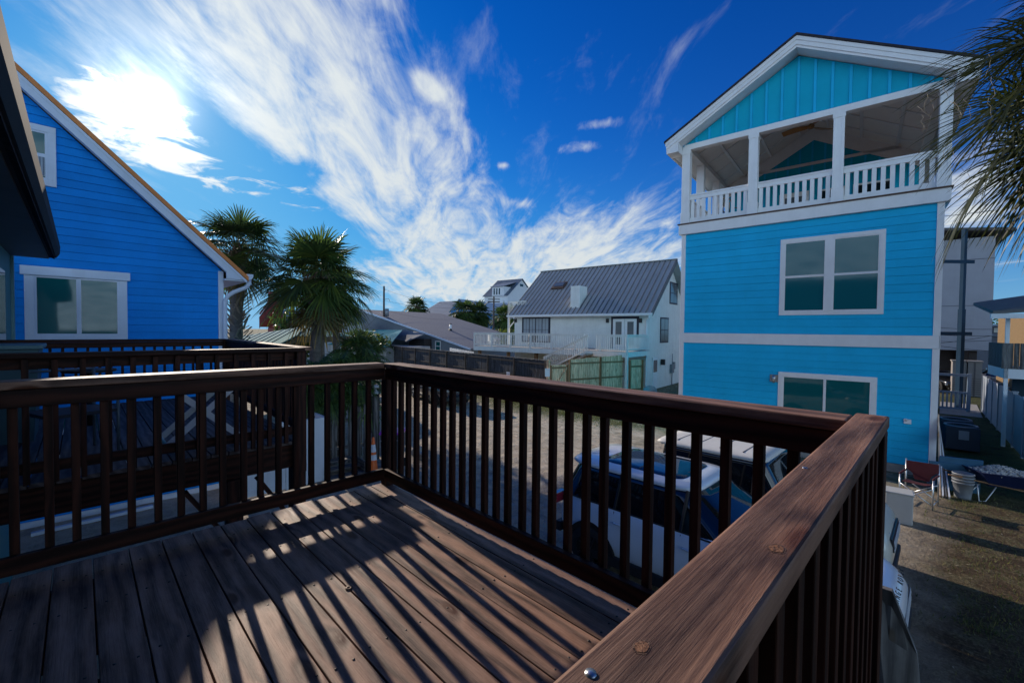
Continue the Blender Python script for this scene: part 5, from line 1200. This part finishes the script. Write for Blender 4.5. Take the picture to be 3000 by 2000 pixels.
for s in (-.27, .27): m = MB(); m.lathe([(0, -.03), (.12, -.03), (.12, .03), (0, .03)], (s, .27, .12), 16, 'x', False); m.build('wheel', tyre, cn)
text('WASTE', 'lettering', refl, cn, .17, (0, -.345, .84), (R(94), 0, 0), .002); text('PRO', 'lettering', refl, cn, .11, (.0, -.335, .70), (R(94), 0, 0), .002)
# director's chair against the turquoise wall
cq = atz(2690, 1476, 0); dc2 = thing('director_chair', 'maroon folding director chair with aluminium frame beside the turquoise wall', 'chair', cq, R(80))
mar = plain('maroon_canvas', (.065, .005, .013), .8, .15, 6, bump=.3, bscale=40); alu = plain('aluminium', (.5, .52, .55), .3, .05, 2, metal=.8)
def sag(y0, z0, y1, z1, nm, wdt=.5, dep=.03):
    m = MB(); n = 8; P = []
    for i in range(n+1):
        x = -wdt/2+wdt*i/n; s_ = dep*(1-(2*i/n-1)**2); P += [(x, y0-s_*.6, z0-s_), (x, y1-s_*(.6), z1-s_*.3)]
    o = [Vector(p)+Vector((0, .006, .006)) for p in P]
    m.add(P, [(2*i, 2*i+1, 2*i+3, 2*i+2) for i in range(n)]); m.add(o, [(2*i+2, 2*i+3, 2*i+1, 2*i) for i in range(n)]); return m.build(nm, mar, dc2)
# local: front is +y ; the canvas back stands at y=-.22
sag(-.20, .50, .22, .52, 'seat', .52, .04)
m = MB(); pts = [(-.29, .97), (.29, .94), (.29, .74), (.24, .72), (.17, .66), (.13, .52), (-.13, .52), (-.17, .66), (-.24, .74), (-.29, .76)]
m.prism([(a, -.24, b) for a, b in pts], (0, .012, 0)); m.build('backrest', mar, dc2)
for s in (-1, 1):
    m = MB(); m.tube([(s*.29, -.25, .98), (s*.29, -.24, 0)], .016, 8); m.build('leg', alu, dc2)
    m = MB(); m.tube([(s*.29, .24, .70), (s*.29, .24, 0)], .016, 8); m.build('leg', alu, dc2)
    m = MB(); m.tube([(s*.29, -.25, .71), (s*.29, .26, .71)], .022, 8); m.build('armrest', mar, dc2)
    m = MB(); m.tube([(s*.29, -.24, .12), (s*.29, .24, .12)], .012, 6); m.build('side_bar', alu, dc2)
    for yy in (.24, -.24): m = MB(); m.tube([(-s*.28, yy, .10), (s*.28, yy, .48)], .013, 6); m.build('cross_brace', alu, dc2)
wb_ = atz(2616, 1520, 0); o = MB(); o.bx(-.22, .18, -.3, .15, 0, .62); o.bx(-.24, .20, -.32, .17, .62, .66); q_ = o.build('utility_box', plain('grey_white_plastic', (.42, .43, .42), .7, .06), None, .02); q_.location = wb_; q_.rotation_euler = (0, 0, R(6)); tag(q_, 'pale grey utility box at the foot of the turquoise wall beside the maroon chair', 'box')
# leaning planks
for i, (px, mt_) in enumerate(((2748, palewood), (2757, white), (2766, greywood), (2776, white))):
    p = atz(px+5, 1455+i*2, 0); top_ = T0+Matrix.Rotation(TA, 3, 'Z') @ Vector((.1+.13*i, -.06-.01*i, 0)); top_.z = 1.75-.05*i
    m = MB(); m.beam((0, 0, .01), top_-p, .03, .12); o = m.build('leaning_plank', mt_); o.location = p; tag(o, ['thin pale pine plank, the one touching the white corner of the turquoise house', 'white plank leaning second from the turquoise house corner', 'grey plank leaning third from the turquoise house corner', 'white plank leaning farthest from the turquoise house corner'][i], 'plank', 'planks leaning on the house corner')
p = atz(2790, 1450, 0); m = MB(); m.bx(-.02, .02, -.5, .3, 0, .9); m.bx(-.06, -.025, -.3, .5, 0, .75); o = m.build('blue_sheets', plain('blue_sheet', (.03, .12, .22), .6)); o.location = (p.x+.5, p.y, 0); o.rotation_euler = (0, R(-10), R(15)); tag(o, 'blue painted sheets standing behind the bucket stack in the side yard', 'panels')
p = atz(2820, 1458, 0); bs_ = thing('bucket_stack', 'stack of grey plastic buckets beside the wheelbarrow', 'bucket', p)
for k in range(4): m = MB(); m.lathe([(.15, .05+.07*k), (.19, .38+.07*k), (.205, .38+.07*k), (.205, .41+.07*k), (.185, .41+.07*k), (.17, .30+.07*k)], (0, 0, 0), 20); m.build('bucket', plain('bucket_grey', (.20, .22, .25), .5, .15, 6), bs_)
m = MB(); m.lathe([(0, 0), (.15, 0), (.15, .06)], (0, 0, 0), 20); m.build('base', MATS['bucket_grey'], bs_)
p = atz(2925, 1462, 0); wbw = thing('wheelbarrow', 'dark blue wheelbarrow heaped with pale rubble in the shaded side yard', 'wheelbarrow', p, R(-60))
bb = plain('barrow_blue', (.006, .012, .055), .45, .2)
m = MB(); T_ = [(-.60, -.42, .72), (.60, -.42, .66), (.60, .42, .66), (-.60, .42, .72)]; Bt = [(-.32, -.22, .36), (.30, -.22, .36), (.30, .22, .36), (-.32, .22, .36)]
m.add(T_+Bt, [(0, 1, 5, 4), (1, 2, 6, 5), (2, 3, 7, 6), (3, 0, 4, 7), (4, 5, 6, 7)]); m.tube([Vector(q) for q in T_]+[Vector(T_[0])], .016, 6); m.build('tray', bb, wbw)
m = MB()
rr = random.Random(3)
for k in range(420):
    x, y = rr.uniform(-.52, .52), rr.uniform(-.36, .36); z = .66+.14*math.exp(-(x*x/.10+y*y/.06))+rr.uniform(-.01, .02); s_ = rr.uniform(.015, .034)
    Mx = Matrix.Rotation(rr.uniform(0, 6), 3, Vector((rr.uniform(-1, 1), rr.uniform(-1, 1), 1)).normalized())
    c8 = [Vector((x, y, z))+Mx @ Vector((a*s_*1.3, b*s_, c_*s_*.7))*rr.uniform(.7, 1.2) for a, b, c_ in ((-1,-1,-1),(1,-1,-1),(1,1,-1),(-1,1,-1),(-1,-1,1),(1,-1,1),(1,1,1),(-1,1,1))]
    m.add(c8, [(0,3,2,1),(4,5,6,7),(0,1,5,4),(1,2,6,5),(2,3,7,6),(3,0,4,7)])
ro = m.build('rubble', plain('pale_rubble', (.40, .38, .36), .95, .3, 12)); ro.location = p; ro.rotation_euler = (0, 0, R(-60)); ro['kind'] = 'stuff'; tag(ro, 'heap of pale broken rubble filling the blue wheelbarrow', 'rubble')
m = MB(); m.lathe([(.12, -.04), (.19, -.045), (.2, 0), (.19, .045), (.12, .04), (0, .03)], (.72, 0, .2), 20, 'y'); m.build('wheel', tyre, wbw)
for s in (-1, 1):
    m = MB(); m.tube([(.75, s*.08, .2), (.2, s*.2, .33), (-1.2, s*.32, .60)], .018, 6); m.build('handle', brownpost, wbw)
    m = MB(); m.tube([(-.2, s*.22, .36), (-.42, s*.26, .0), (-.55, s*.26, .0), (-.6, s*.27, .42)], .014, 6); m.build('leg', alu, wbw)
# mailbox-like metal box behind the cone, dish, bits
p = atz(2842, 1150, 0); mb_ = thing('tilted_metal_box', 'tilted grey metal box on a short stand behind the wide orange cone', 'box', (p.x+.5, p.y, 0), R(10))
m = MB(); m.tube([(0, 0, 0), (0, 0, .9)], .04, 6); m.build('stand', greymetal, mb_)
m = MB(); m.beam((0, .1, .85), (0, .6, 1.6), .3, .3); m.build('box', greymetal, mb_, .02)
p = atz(1930, 1150, 0)
m = MB(); m.lathe([(0, .0), (.25, .03), (.42, .12), (.43, .12), (.25, .015), (0, -.015)], (0, 0, 0), 20); o = m.build('satellite_dish', greymetal); o.location = (p.x-2.0, p.y-.4, .25); o.rotation_euler = (R(60), 0, R(-60)); tag(o, 'small grey dish lying on the grass below the white house', 'dish')
# wooden steps at the foot of the picket fence
p = atz(1010, 1395, 0); stp = thing('wooden_steps', 'low pale wooden steps on the ground between picket fence and near deck', 'steps', p, R(-5))
for k in range(3): m = MB(); m.bx(-.5, .5, -.15+.28*k, .12+.28*k, .02+.14*k, .06+.14*k); m.build('tread', greywood, stp)
for xx in (-.52, .48): m = MB(); m.bx(xx, xx+.04, -.15, .7, 0, .34); m.build('stringer', greywood, stp)
for i, (px, py) in enumerate(((1222, 1330), (1236, 1345))):
    p = atz(px, py, 0); m = MB(); m.bx(-.2, .2, -.1, .1, 0, .19+.0*i); m.bx(-.18, -.02, -.08, .08, .19, .20); o = m.build('concrete_block', MATS['concrete'], None, .01); o.location = p; o.rotation_euler = (0, 0, .6+i); tag(o, ['pale concrete block on the sand nearest the purple lidded bin', 'pale concrete block on the sand, farther from the purple lidded bin'][i], 'block', 'concrete blocks on the sand')
EXPO = 0.05
# ================================================================ ground, road, grass
def ground_mat():
    m, nt, b = newmat('sandy_ground'); L = nt.links
    tc = nd(nt, 'ShaderNodeTexCoord'); sp = nd(nt, 'ShaderNodeSeparateXYZ'); L.new(tc.outputs['Object'], sp.inputs[0])
    def N(s, d=8, r=.65, dist=0):
        n = nd(nt, 'ShaderNodeTexNoise'); n.inputs['Scale'].default_value = s; n.inputs['Detail'].default_value = d; n.inputs['Roughness'].default_value = r; n.inputs['Distortion'].default_value = dist
        L.new(tc.outputs['Object'], n.inputs['Vector']); return n.outputs[0]
    def M(op, a, b_=None, c=None):
        n = nd(nt, 'ShaderNodeMath', operation=op)
        for i, q in enumerate((a, b_, c)):
            if q is None: continue
            if isinstance(q, (int, float)): n.inputs[i].default_value = q
            else: L.new(q, n.inputs[i])
        return n.outputs[0]
    big, mid, fine = N(.35, 6), N(2.2, 9, .7, .4), N(22, 8, .75)
    sand = ramp(nt, M('ADD', M('MULTIPLY', mid, .6), M('MULTIPLY', fine, .4)), [(.32, (.26, .21, .155)), (.5, (.52, .45, .36)), (.66, (.68, .61, .51))])
    dirt = ramp(nt, M('ADD', M('MULTIPLY', mid, .5), M('MULTIPLY', fine, .5)), [(.38, (.035, .026, .016)), (.5, (.115, .08, .048)), (.62, (.30, .24, .165))])  # brown dirt, darkened further to carry the side yard's shade in its colour
    gr = ramp(nt, fine, [(.3, (.035, .05, .015)), (.7, (.10, .13, .045))])
    # dirt area = right side yard (y < 0.5) and beyond
    fy = M('ADD', M('MULTIPLY', M('SUBTRACT', .9, sp.outputs[1]), .8), M('MULTIPLY', M('SUBTRACT', big, .5), 2.5))
    fyc = nd(nt, 'ShaderNodeClamp'); L.new(fy, fyc.inputs[0])
    mx = nd(nt, 'ShaderNodeMixRGB'); L.new(fyc.outputs[0], mx.inputs[0]); L.new(sand, mx.inputs[1]); L.new(dirt, mx.inputs[2])
    # grass strip along the fence and near the white house, scattered in the side yard
    gx = M('ADD', M('MULTIPLY', M('SUBTRACT', sp.outputs[0], 14.5), .5), M('MULTIPLY', M('SUBTRACT', big, .5), 5))
    g2 = M('ADD', M('MULTIPLY', fyc.outputs[0], .35), M('MULTIPLY', M('SUBTRACT', mid, .55), 3.5))
    gg = M('MAXIMUM', M('MULTIPLY', M('MINIMUM', M('MAXIMUM', gx, 0), 1), M('GREATER_THAN', mid, .42)), M('MULTIPLY', M('MINIMUM', M('MAXIMUM', g2, 0), 1), fyc.outputs[0]))
    gc = nd(nt, 'ShaderNodeClamp'); L.new(gg, gc.inputs[0])
    m2 = nd(nt, 'ShaderNodeMixRGB'); L.new(M('MULTIPLY', gc.outputs[0], .75), m2.inputs[0]); L.new(mx.outputs[0], m2.inputs[1]); L.new(gr, m2.inputs[2])
    L.new(m2.outputs[0], b.inputs['Base Color']); b.inputs['Roughness'].default_value = .95; b.inputs['Specular IOR Level'].default_value = .15
    bp = nd(nt, 'ShaderNodeBump'); bp.inputs['Strength'].default_value = 1; bp.inputs['Distance'].default_value = .22
    vo = nd(nt, 'ShaderNodeTexVoronoi'); vo.inputs['Scale'].default_value = 3.5; L.new(tc.outputs['Object'], vo.inputs['Vector'])
    wv = nd(nt, 'ShaderNodeTexWave', wave_type='BANDS', bands_direction='X'); wv.inputs['Scale'].default_value = .55; wv.inputs['Distortion'].default_value = 5; wv.inputs['Detail'].default_value = 4; wv.inputs['Detail Scale'].default_value = .35; L.new(tc.outputs['Object'], wv.inputs['Vector'])
    mid = M('ADD', mid, M('MULTIPLY', wv.outputs[0], .45))
    L.new(M('ADD', M('ADD', M('MULTIPLY', mid, .8), M('MULTIPLY', fine, .35)), M('MULTIPLY', vo.outputs['Distance'], .25)), bp.inputs['Height']); L.new(bp.outputs[0], b.inputs['Normal'])
    return m
m = MB(); m.add([(-400, -400, 0), (1500, -400, 0), (1500, 1500, 0), (-400, 1500, 0)], [(0, 1, 2, 3)]); g = m.build('ground', ground_mat()); struct(g)
# road on the far right, running along Y
ra = atz(2830, 1152, 0); rb2 = atz(2830, 1112, 0)
asph = plain('asphalt', (.10, .10, .105), .9, .12, 6, bump=.4)
m = MB(); m.bx(ra.x+2, rb2.x+3, -60, 60, -.1, .006); o = m.build('road', asph); struct(o)
m = MB(); m.bx(rb2.x+3, rb2.x+3.18, -60, 60, -.1, .13); m.bx(rb2.x+3.18, rb2.x+5.5, -60, 60, -.1, .12); o = m.build('pavement', MATS['concrete']); struct(o)
q = atz(2800, 1205, 0); m = MB(); m.bx(q.x-1.5, q.x+4, q.y-.9, q.y+.6, -.05, .02); o = m.build('path', MATS['concrete']); struct(o)
# grass blades
rg = random.Random(9)
def blades(n, fx, lab, hmin, hmax):
    m = MB(); V = []; Fc = []
    for i in range(n):
        x, y = fx(); h = rg.uniform(hmin, hmax); a = rg.uniform(0, 2*pi); w = rg.uniform(.004, .009)
        dx, dy = cos(a)*w, sin(a)*w; lx, ly = rg.uniform(-.6, .6)*h, rg.uniform(-.6, .6)*h; k = len(V)
        V += [(x-dx, y-dy, -.005), (x+dx, y+dy, -.005), (x+lx, y+ly, h)]; Fc.append((k, k+1, k+2))
    me = bpy.data.meshes.new('grass'); me.from_pydata(V, [], Fc); me.materials.append(grassm); o = bpy.data.objects.new('grass', me); COL.objects.link(o); o['kind'] = 'stuff'; tag(o, lab, 'grass')
cl = [(rg.uniform(2.5, 16), rg.uniform(-7, -.2), rg.uniform(.15, .6)) for _ in range(150)]
def fa_():
    c = cl[rg.randrange(150)]; return c[0]+rg.gauss(0, c[2]), min(c[1]+rg.gauss(0, c[2]), .2)
blades(26000, fa_, 'patchy short grass and weeds in the dirt side yard at right', .02, .07)
cl2 = []
for _ in range(120):
    t = rg.random(); p = Vector((dfb.x, dfb.y, 0)).lerp(Vector((dfa.x, dfa.y, 0)), t*.5-.25); cl2.append((p.x-rg.uniform(.2, 2.4), p.y-rg.uniform(-.5, .5), rg.uniform(.2, .8)))
def fb_():
    c = cl2[rg.randrange(120)]; return c[0]+rg.gauss(0, c[2]), c[1]+rg.gauss(0, c[2])
blades(22000, fb_, 'green grass strip growing along the foot of the board fences', .03, .12)
# loose sticks/leaves
m = MB()
for k in range(500):
    x, y = rg.uniform(2.5, 15), rg.uniform(-6, .2); a = rg.uniform(0, 6); l_ = rg.uniform(.02, .07)
    m.add([(x, y, .006), (x+l_*cos(a), y+l_*sin(a), .012), (x+l_*cos(a+.5)*.6, y+l_*sin(a+.5)*.6, .01)], [(0, 1, 2)])
o = m.build('leaf_litter', plain('litter', (.32, .28, .2), .9, .3, 20)); o['kind'] = 'stuff'; tag(o, 'scattered pale leaf litter on the dirt side yard', 'litter')

# ================================================================ sky
SAZ, SEL = 84.5, 21.8
w = bpy.data.worlds.new('World'); SC.world = w; w.use_nodes = True; nt = w.node_tree; L = nt.links; bg = nt.nodes['Background']
sky = nd(nt, 'ShaderNodeTexSky', sky_type='NISHITA'); sky.sun_disc = False; sky.sun_elevation = R(SEL); sky.sun_rotation = R(90-SAZ)
sky.air_density = 1.0; sky.dust_density = .3; sky.ozone_density = 3.0; sky.altitude = 0
tc = nd(nt, 'ShaderNodeTexCoord'); sp = nd(nt, 'ShaderNodeSeparateXYZ'); nv = nd(nt, 'ShaderNodeVectorMath', operation='NORMALIZE'); L.new(tc.outputs['Generated'], nv.inputs[0]); L.new(nv.outputs[0], sp.inputs[0])
def M(op, a, b_=None, c=None):
    n = nd(nt, 'ShaderNodeMath', operation=op)
    for i, q in enumerate((a, b_, c)):
        if q is None: continue
        if isinstance(q, (int, float)): n.inputs[i].default_value = q
        else: L.new(q, n.inputs[i])
    return n.outputs[0]
X, Y, Z = sp.outputs
AZ = M('SUBTRACT', pi/4, M('ARCTAN2', Y, X))      # radians right of the 45 degree heading
EL = M('ARCSINE', Z)
def azel(px, py):
    d = ray(px, py).normalized(); return pi/4-math.atan2(d.y, d.x), math.asin(d.z)
def blob(px0, py0, px1, py1, wpx, soft=1.0, amp=1.0):
    """soft elongated cloud bank between two sky directions"""
    a0, e0 = azel(px0, py0); a1, e1 = azel(px1, py1); cx, cy = (a0+a1)/2, (e0+e1)/2
    l_ = math.hypot(a1-a0, e1-e0)/2; th_ = math.atan2(e1-e0, a1-a0); r_ = wpx/F_PX*.62
    dx = M('SUBTRACT', AZ, cx); dy = M('SUBTRACT', EL, cy)
    u = M('ADD', M('MULTIPLY', dx, cos(th_)), M('MULTIPLY', dy, sin(th_))); v = M('SUBTRACT', M('MULTIPLY', dy, cos(th_)), M('MULTIPLY', dx, sin(th_)))
    uu = M('MULTIPLY', u, 1/(l_+r_*.5)); vv = M('MULTIPLY', v, 1/r_)
    q = M('ADD', M('POWER', M('ABSOLUTE', uu), 2.6), M('MULTIPLY', vv, vv))
    return M('MULTIPLY', M('EXPONENT', M('MULTIPLY', q, -1.0)), amp)
def vsum(lst):
    s = lst[0]
    for q in lst[1:]: s = M('ADD', s, q)
    return s
# streak coordinates : clouds lie on a high flat layer
zc_ = M('ADD', M('MAXIMUM', Z, 0), .10)
cv = nd(nt, 'ShaderNodeCombineXYZ'); L.new(M('DIVIDE', X, zc_), cv.inputs[0]); L.new(M('DIVIDE', Y, zc_), cv.inputs[1])
def cn(rot, sc, scale, detail, rough, dist, off=0):
    mp = nd(nt, 'ShaderNodeMapping'); mp.inputs['Rotation'].default_value = (0, 0, R(rot)); mp.inputs['Scale'].default_value = (*sc, 1); mp.inputs['Location'].default_value = (off, off*.7, 0)
    mr = nd(nt, 'ShaderNodeMapping'); mr.inputs['Rotation'].default_value = (0, 0, R(rot)); L.new(cv.outputs[0], mr.inputs[0]); mp.inputs['Rotation'].default_value = (0, 0, 0); L.new(mr.outputs[0], mp.inputs[0])
    n = nd(nt, 'ShaderNodeTexNoise'); n.inputs['Scale'].default_value = scale; n.inputs['Detail'].default_value = detail; n.inputs['Roughness'].default_value = rough; n.inputs['Distortion'].default_value = dist
    L.new(mp.outputs[0], n.inputs['Vector']); return n.outputs[0]
n1 = cn(-52, (1, 3.4), 1.1, 12, .62, .9)          # long cirrus fibres
n2 = cn(-48, (1, 2.8), 3.0, 12, .64, .5, 3)       # finer wisps
n3 = cn(10, (1, 1.2), 5.0, 12, .62, .5, 9)        # puffy bits
cirr = vsum([blob(560, 20, 1000, 230, 250), blob(850, 200, 1240, 480, 260), blob(1000, 330, 1350, 540, 200), blob(620, -60, 1150, -40, 250, 1, .9), blob(700, 330, 1000, 470, 60, 1, .6),
             blob(1050, 600, 1300, 700, 130, 1, .7), blob(1080, 790, 1500, 760, 110, 1, 1.0), blob(1450, 720, 1990, 620, 120, 1, 1.0), blob(1150, 870, 1960, 760, 150, 1, 1.15), blob(950, 560, 1250, 640, 60, 1, .7),
             blob(1700, 370, 1810, 355, 26, 1, .9), blob(1640, 440, 1760, 425, 24, 1, .8), blob(1460, 485, 1490, 485, 14, 1, .7), blob(1225, 225, 1290, 280, 34, 1, 1.1), blob(1480, 590, 1560, 600, 22, 1, .6),
             blob(2780, 520, 2900, 560, 160, 1, .9), blob(2760, 640, 3000, 620, 40, 1, .6), blob(2800, 790, 3000, 760, 30, 1, .5)])
veil = vsum([blob(100, 0, 500, 150, 420, 1, .42), blob(300, 120, 900, 120, 260, 1, .22)])
puff = vsum([blob(270, 300, 520, 430, 115, 1, 1.0), blob(380, 440, 640, 500, 45, 1, .85), blob(190, 280, 330, 350, 60, 1, .8), blob(600, 520, 850, 570, 55, 1, .62), blob(850, 560, 960, 600, 40, 1, .45)])
def sm(x, lo, hi):
    n = nd(nt, 'ShaderNodeMapRange', interpolation_type='SMOOTHSTEP'); L.new(x, n.inputs[0]); n.inputs[1].default_value = lo; n.inputs[2].default_value = hi; return n.outputs[0]
fib = M('ADD', M('MULTIPLY', M('SUBTRACT', M('ADD', M('MULTIPLY', n1, .66), M('MULTIPLY', n2, .34)), .5), 1.65), .5)
d1 = M('MULTIPLY', sm(cirr, .04, .30), sm(M('ADD', M('MULTIPLY', M('MINIMUM', cirr, 1.2), .36), fib), .60, 1.10))
d2 = M('MULTIPLY', sm(M('ADD', M('MULTIPLY', veil, .5), fib), .55, 1.25), .7)
d3 = M('MULTIPLY', sm(puff, .05, .35), sm(M('ADD', M('MULTIPLY', M('MINIMUM', puff, 1.2), .36), M('ADD', M('MULTIPLY', M('SUBTRACT', n3, .5), 1.7), .5)), .66, .98))
# brightness toward the sun (thin cloud scatters forward)
sdv = Vector((cos(R(SEL))*cos(R(SAZ)), cos(R(SEL))*sin(R(SAZ)), sin(R(SEL))))
dt = nd(nt, 'ShaderNodeVectorMath', operation='DOT_PRODUCT'); L.new(nv.outputs[0], dt.inputs[0]); dt.inputs[1].default_value = sdv
ang = M('ARCCOSINE', M('MINIMUM', dt.outputs['Value'], .99999))
g1 = M('EXPONENT', M('DIVIDE', ang, -.032)); g2 = M('EXPONENT', M('MULTIPLY', ang, -4.5))
tn = nd(nt, 'ShaderNodeMixRGB', blend_type='MULTIPLY'); tn.inputs[0].default_value = 1; L.new(sky.outputs[0], tn.inputs[1]); tn.inputs[2].default_value = (.32, .63, 1.0, 1)
hz = nd(nt, 'ShaderNodeHueSaturation'); hz.inputs['Saturation'].default_value = 1.12; L.new(tn.outputs[0], hz.inputs['Color'])
# deepen the clear sky (polarised look): gamma on radiance
gm_ = nd(nt, 'ShaderNodeGamma'); gm_.inputs[1].default_value = 1.35
k1 = nd(nt, 'ShaderNodeMixRGB', blend_type='MULTIPLY'); k1.inputs[0].default_value = 1; L.new(hz.outputs[0], k1.inputs[1]); k1.inputs[2].default_value = (.2, .2, .2, 1); L.new(k1.outputs[0], gm_.inputs[0])
k2 = nd(nt, 'ShaderNodeMixRGB', blend_type='MULTIPLY'); k2.inputs[0].default_value = 1; L.new(gm_.outputs[0], k2.inputs[1]); k2.inputs[2].default_value = (4.6, 4.6, 4.6, 1)
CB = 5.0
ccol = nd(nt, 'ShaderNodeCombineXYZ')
fill_wt = sm(M('MULTIPLY', M('ADD', M('MULTIPLY', X, -.66), M('MULTIPLY', Y, -.75)), 1.0), 0, .5)  # weight of the unseen cloud fill added behind the camera
cbr = M('ADD', M('ADD', CB, M('MULTIPLY', M('MULTIPLY', fill_wt, M('SUBTRACT', 1.0, sm(Z, .1, .7))), 11.0)), M('ADD', M('MULTIPLY', g1, 30), M('MULTIPLY', g2, 1.5)))
L.new(M('MULTIPLY', cbr, M('SUBTRACT', .90, M('MULTIPLY', fill_wt, .28))), ccol.inputs[0]); L.new(M('MULTIPLY', cbr, M('SUBTRACT', .97, M('MULTIPLY', fill_wt, .14))), ccol.inputs[1]); L.new(cbr, ccol.inputs[2])
# unseen bright cloud fill, added behind the camera to light the facades
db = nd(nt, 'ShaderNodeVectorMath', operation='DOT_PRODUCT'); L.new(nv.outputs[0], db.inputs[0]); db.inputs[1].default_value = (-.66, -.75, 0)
bank = M('MULTIPLY', M('MULTIPLY', sm(db.outputs['Value'], .05, .5), M('SUBTRACT', 1.0, sm(Z, .38, .62))), sm(n3, .25, .6))  # added cloud fill behind the camera, unseen
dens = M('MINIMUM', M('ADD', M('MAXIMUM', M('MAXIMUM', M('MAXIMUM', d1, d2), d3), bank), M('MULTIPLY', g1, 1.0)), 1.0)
mxs = nd(nt, 'ShaderNodeMixRGB'); L.new(dens, mxs.inputs[0]); sc_ = nd(nt, 'ShaderNodeSeparateColor'); L.new(k2.outputs[0], sc_.inputs[0]); cc2 = nd(nt, 'ShaderNodeCombineColor')
for i_, lim in enumerate((1.1, 3.6, 6.0)):
    v_ = sc_.outputs[i_]; L.new(M('DIVIDE', v_, M('SQRT', M('ADD', M('MULTIPLY', M('MULTIPLY', v_, v_), 1/lim**2), 1.0))), cc2.inputs[i_])
hzm = nd(nt, 'ShaderNodeMixRGB'); L.new(M('MULTIPLY', M('EXPONENT', M('MULTIPLY', M('MAXIMUM', Z, 0), -8.0)), .75), hzm.inputs[0]); L.new(cc2.outputs[0], hzm.inputs[1]); hzm.inputs[2].default_value = (1.7, 3.3, 5.2, 1)
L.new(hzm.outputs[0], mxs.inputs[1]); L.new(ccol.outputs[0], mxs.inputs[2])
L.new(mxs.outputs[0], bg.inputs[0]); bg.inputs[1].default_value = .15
sun = bpy.data.lights.new('sun', 'SUN'); sun.energy = 4.8; sun.angle = R(.53); sun.color = (1.0, .86, .70)
so = bpy.data.objects.new('sun', sun); COL.objects.link(so); so.rotation_euler = (-sdv).to_track_quat('-Z', 'Y').to_euler(); so.location = (0, 0, 60)
# ================================================================ camera, output
cd = bpy.data.cameras.new('camera'); co = bpy.data.objects.new('camera', cd); COL.objects.link(co)
cd.sensor_width = 36; cd.sensor_fit = 'HORIZONTAL'; cd.lens = F_PX/3000*36; cd.clip_start = .05; cd.clip_end = 4000
co.matrix_world = Matrix(((RT.x, UP.x, -FWD.x, CAM.x), (RT.y, UP.y, -FWD.y, CAM.y), (RT.z, UP.z, -FWD.z, CAM.z), (0, 0, 0, 1)))
SC.camera = co
vs_ = SC.view_settings; vs_.view_transform = 'Standard'; vs_.look = 'None'; vs_.exposure = EXPO; vs_.gamma = 1; vs_.use_curve_mapping = False
SC.cycles.max_bounces = 6; SC.cycles.diffuse_bounces = 3; SC.cycles.glossy_bounces = 3; SC.cycles.sample_clamp_indirect = 6
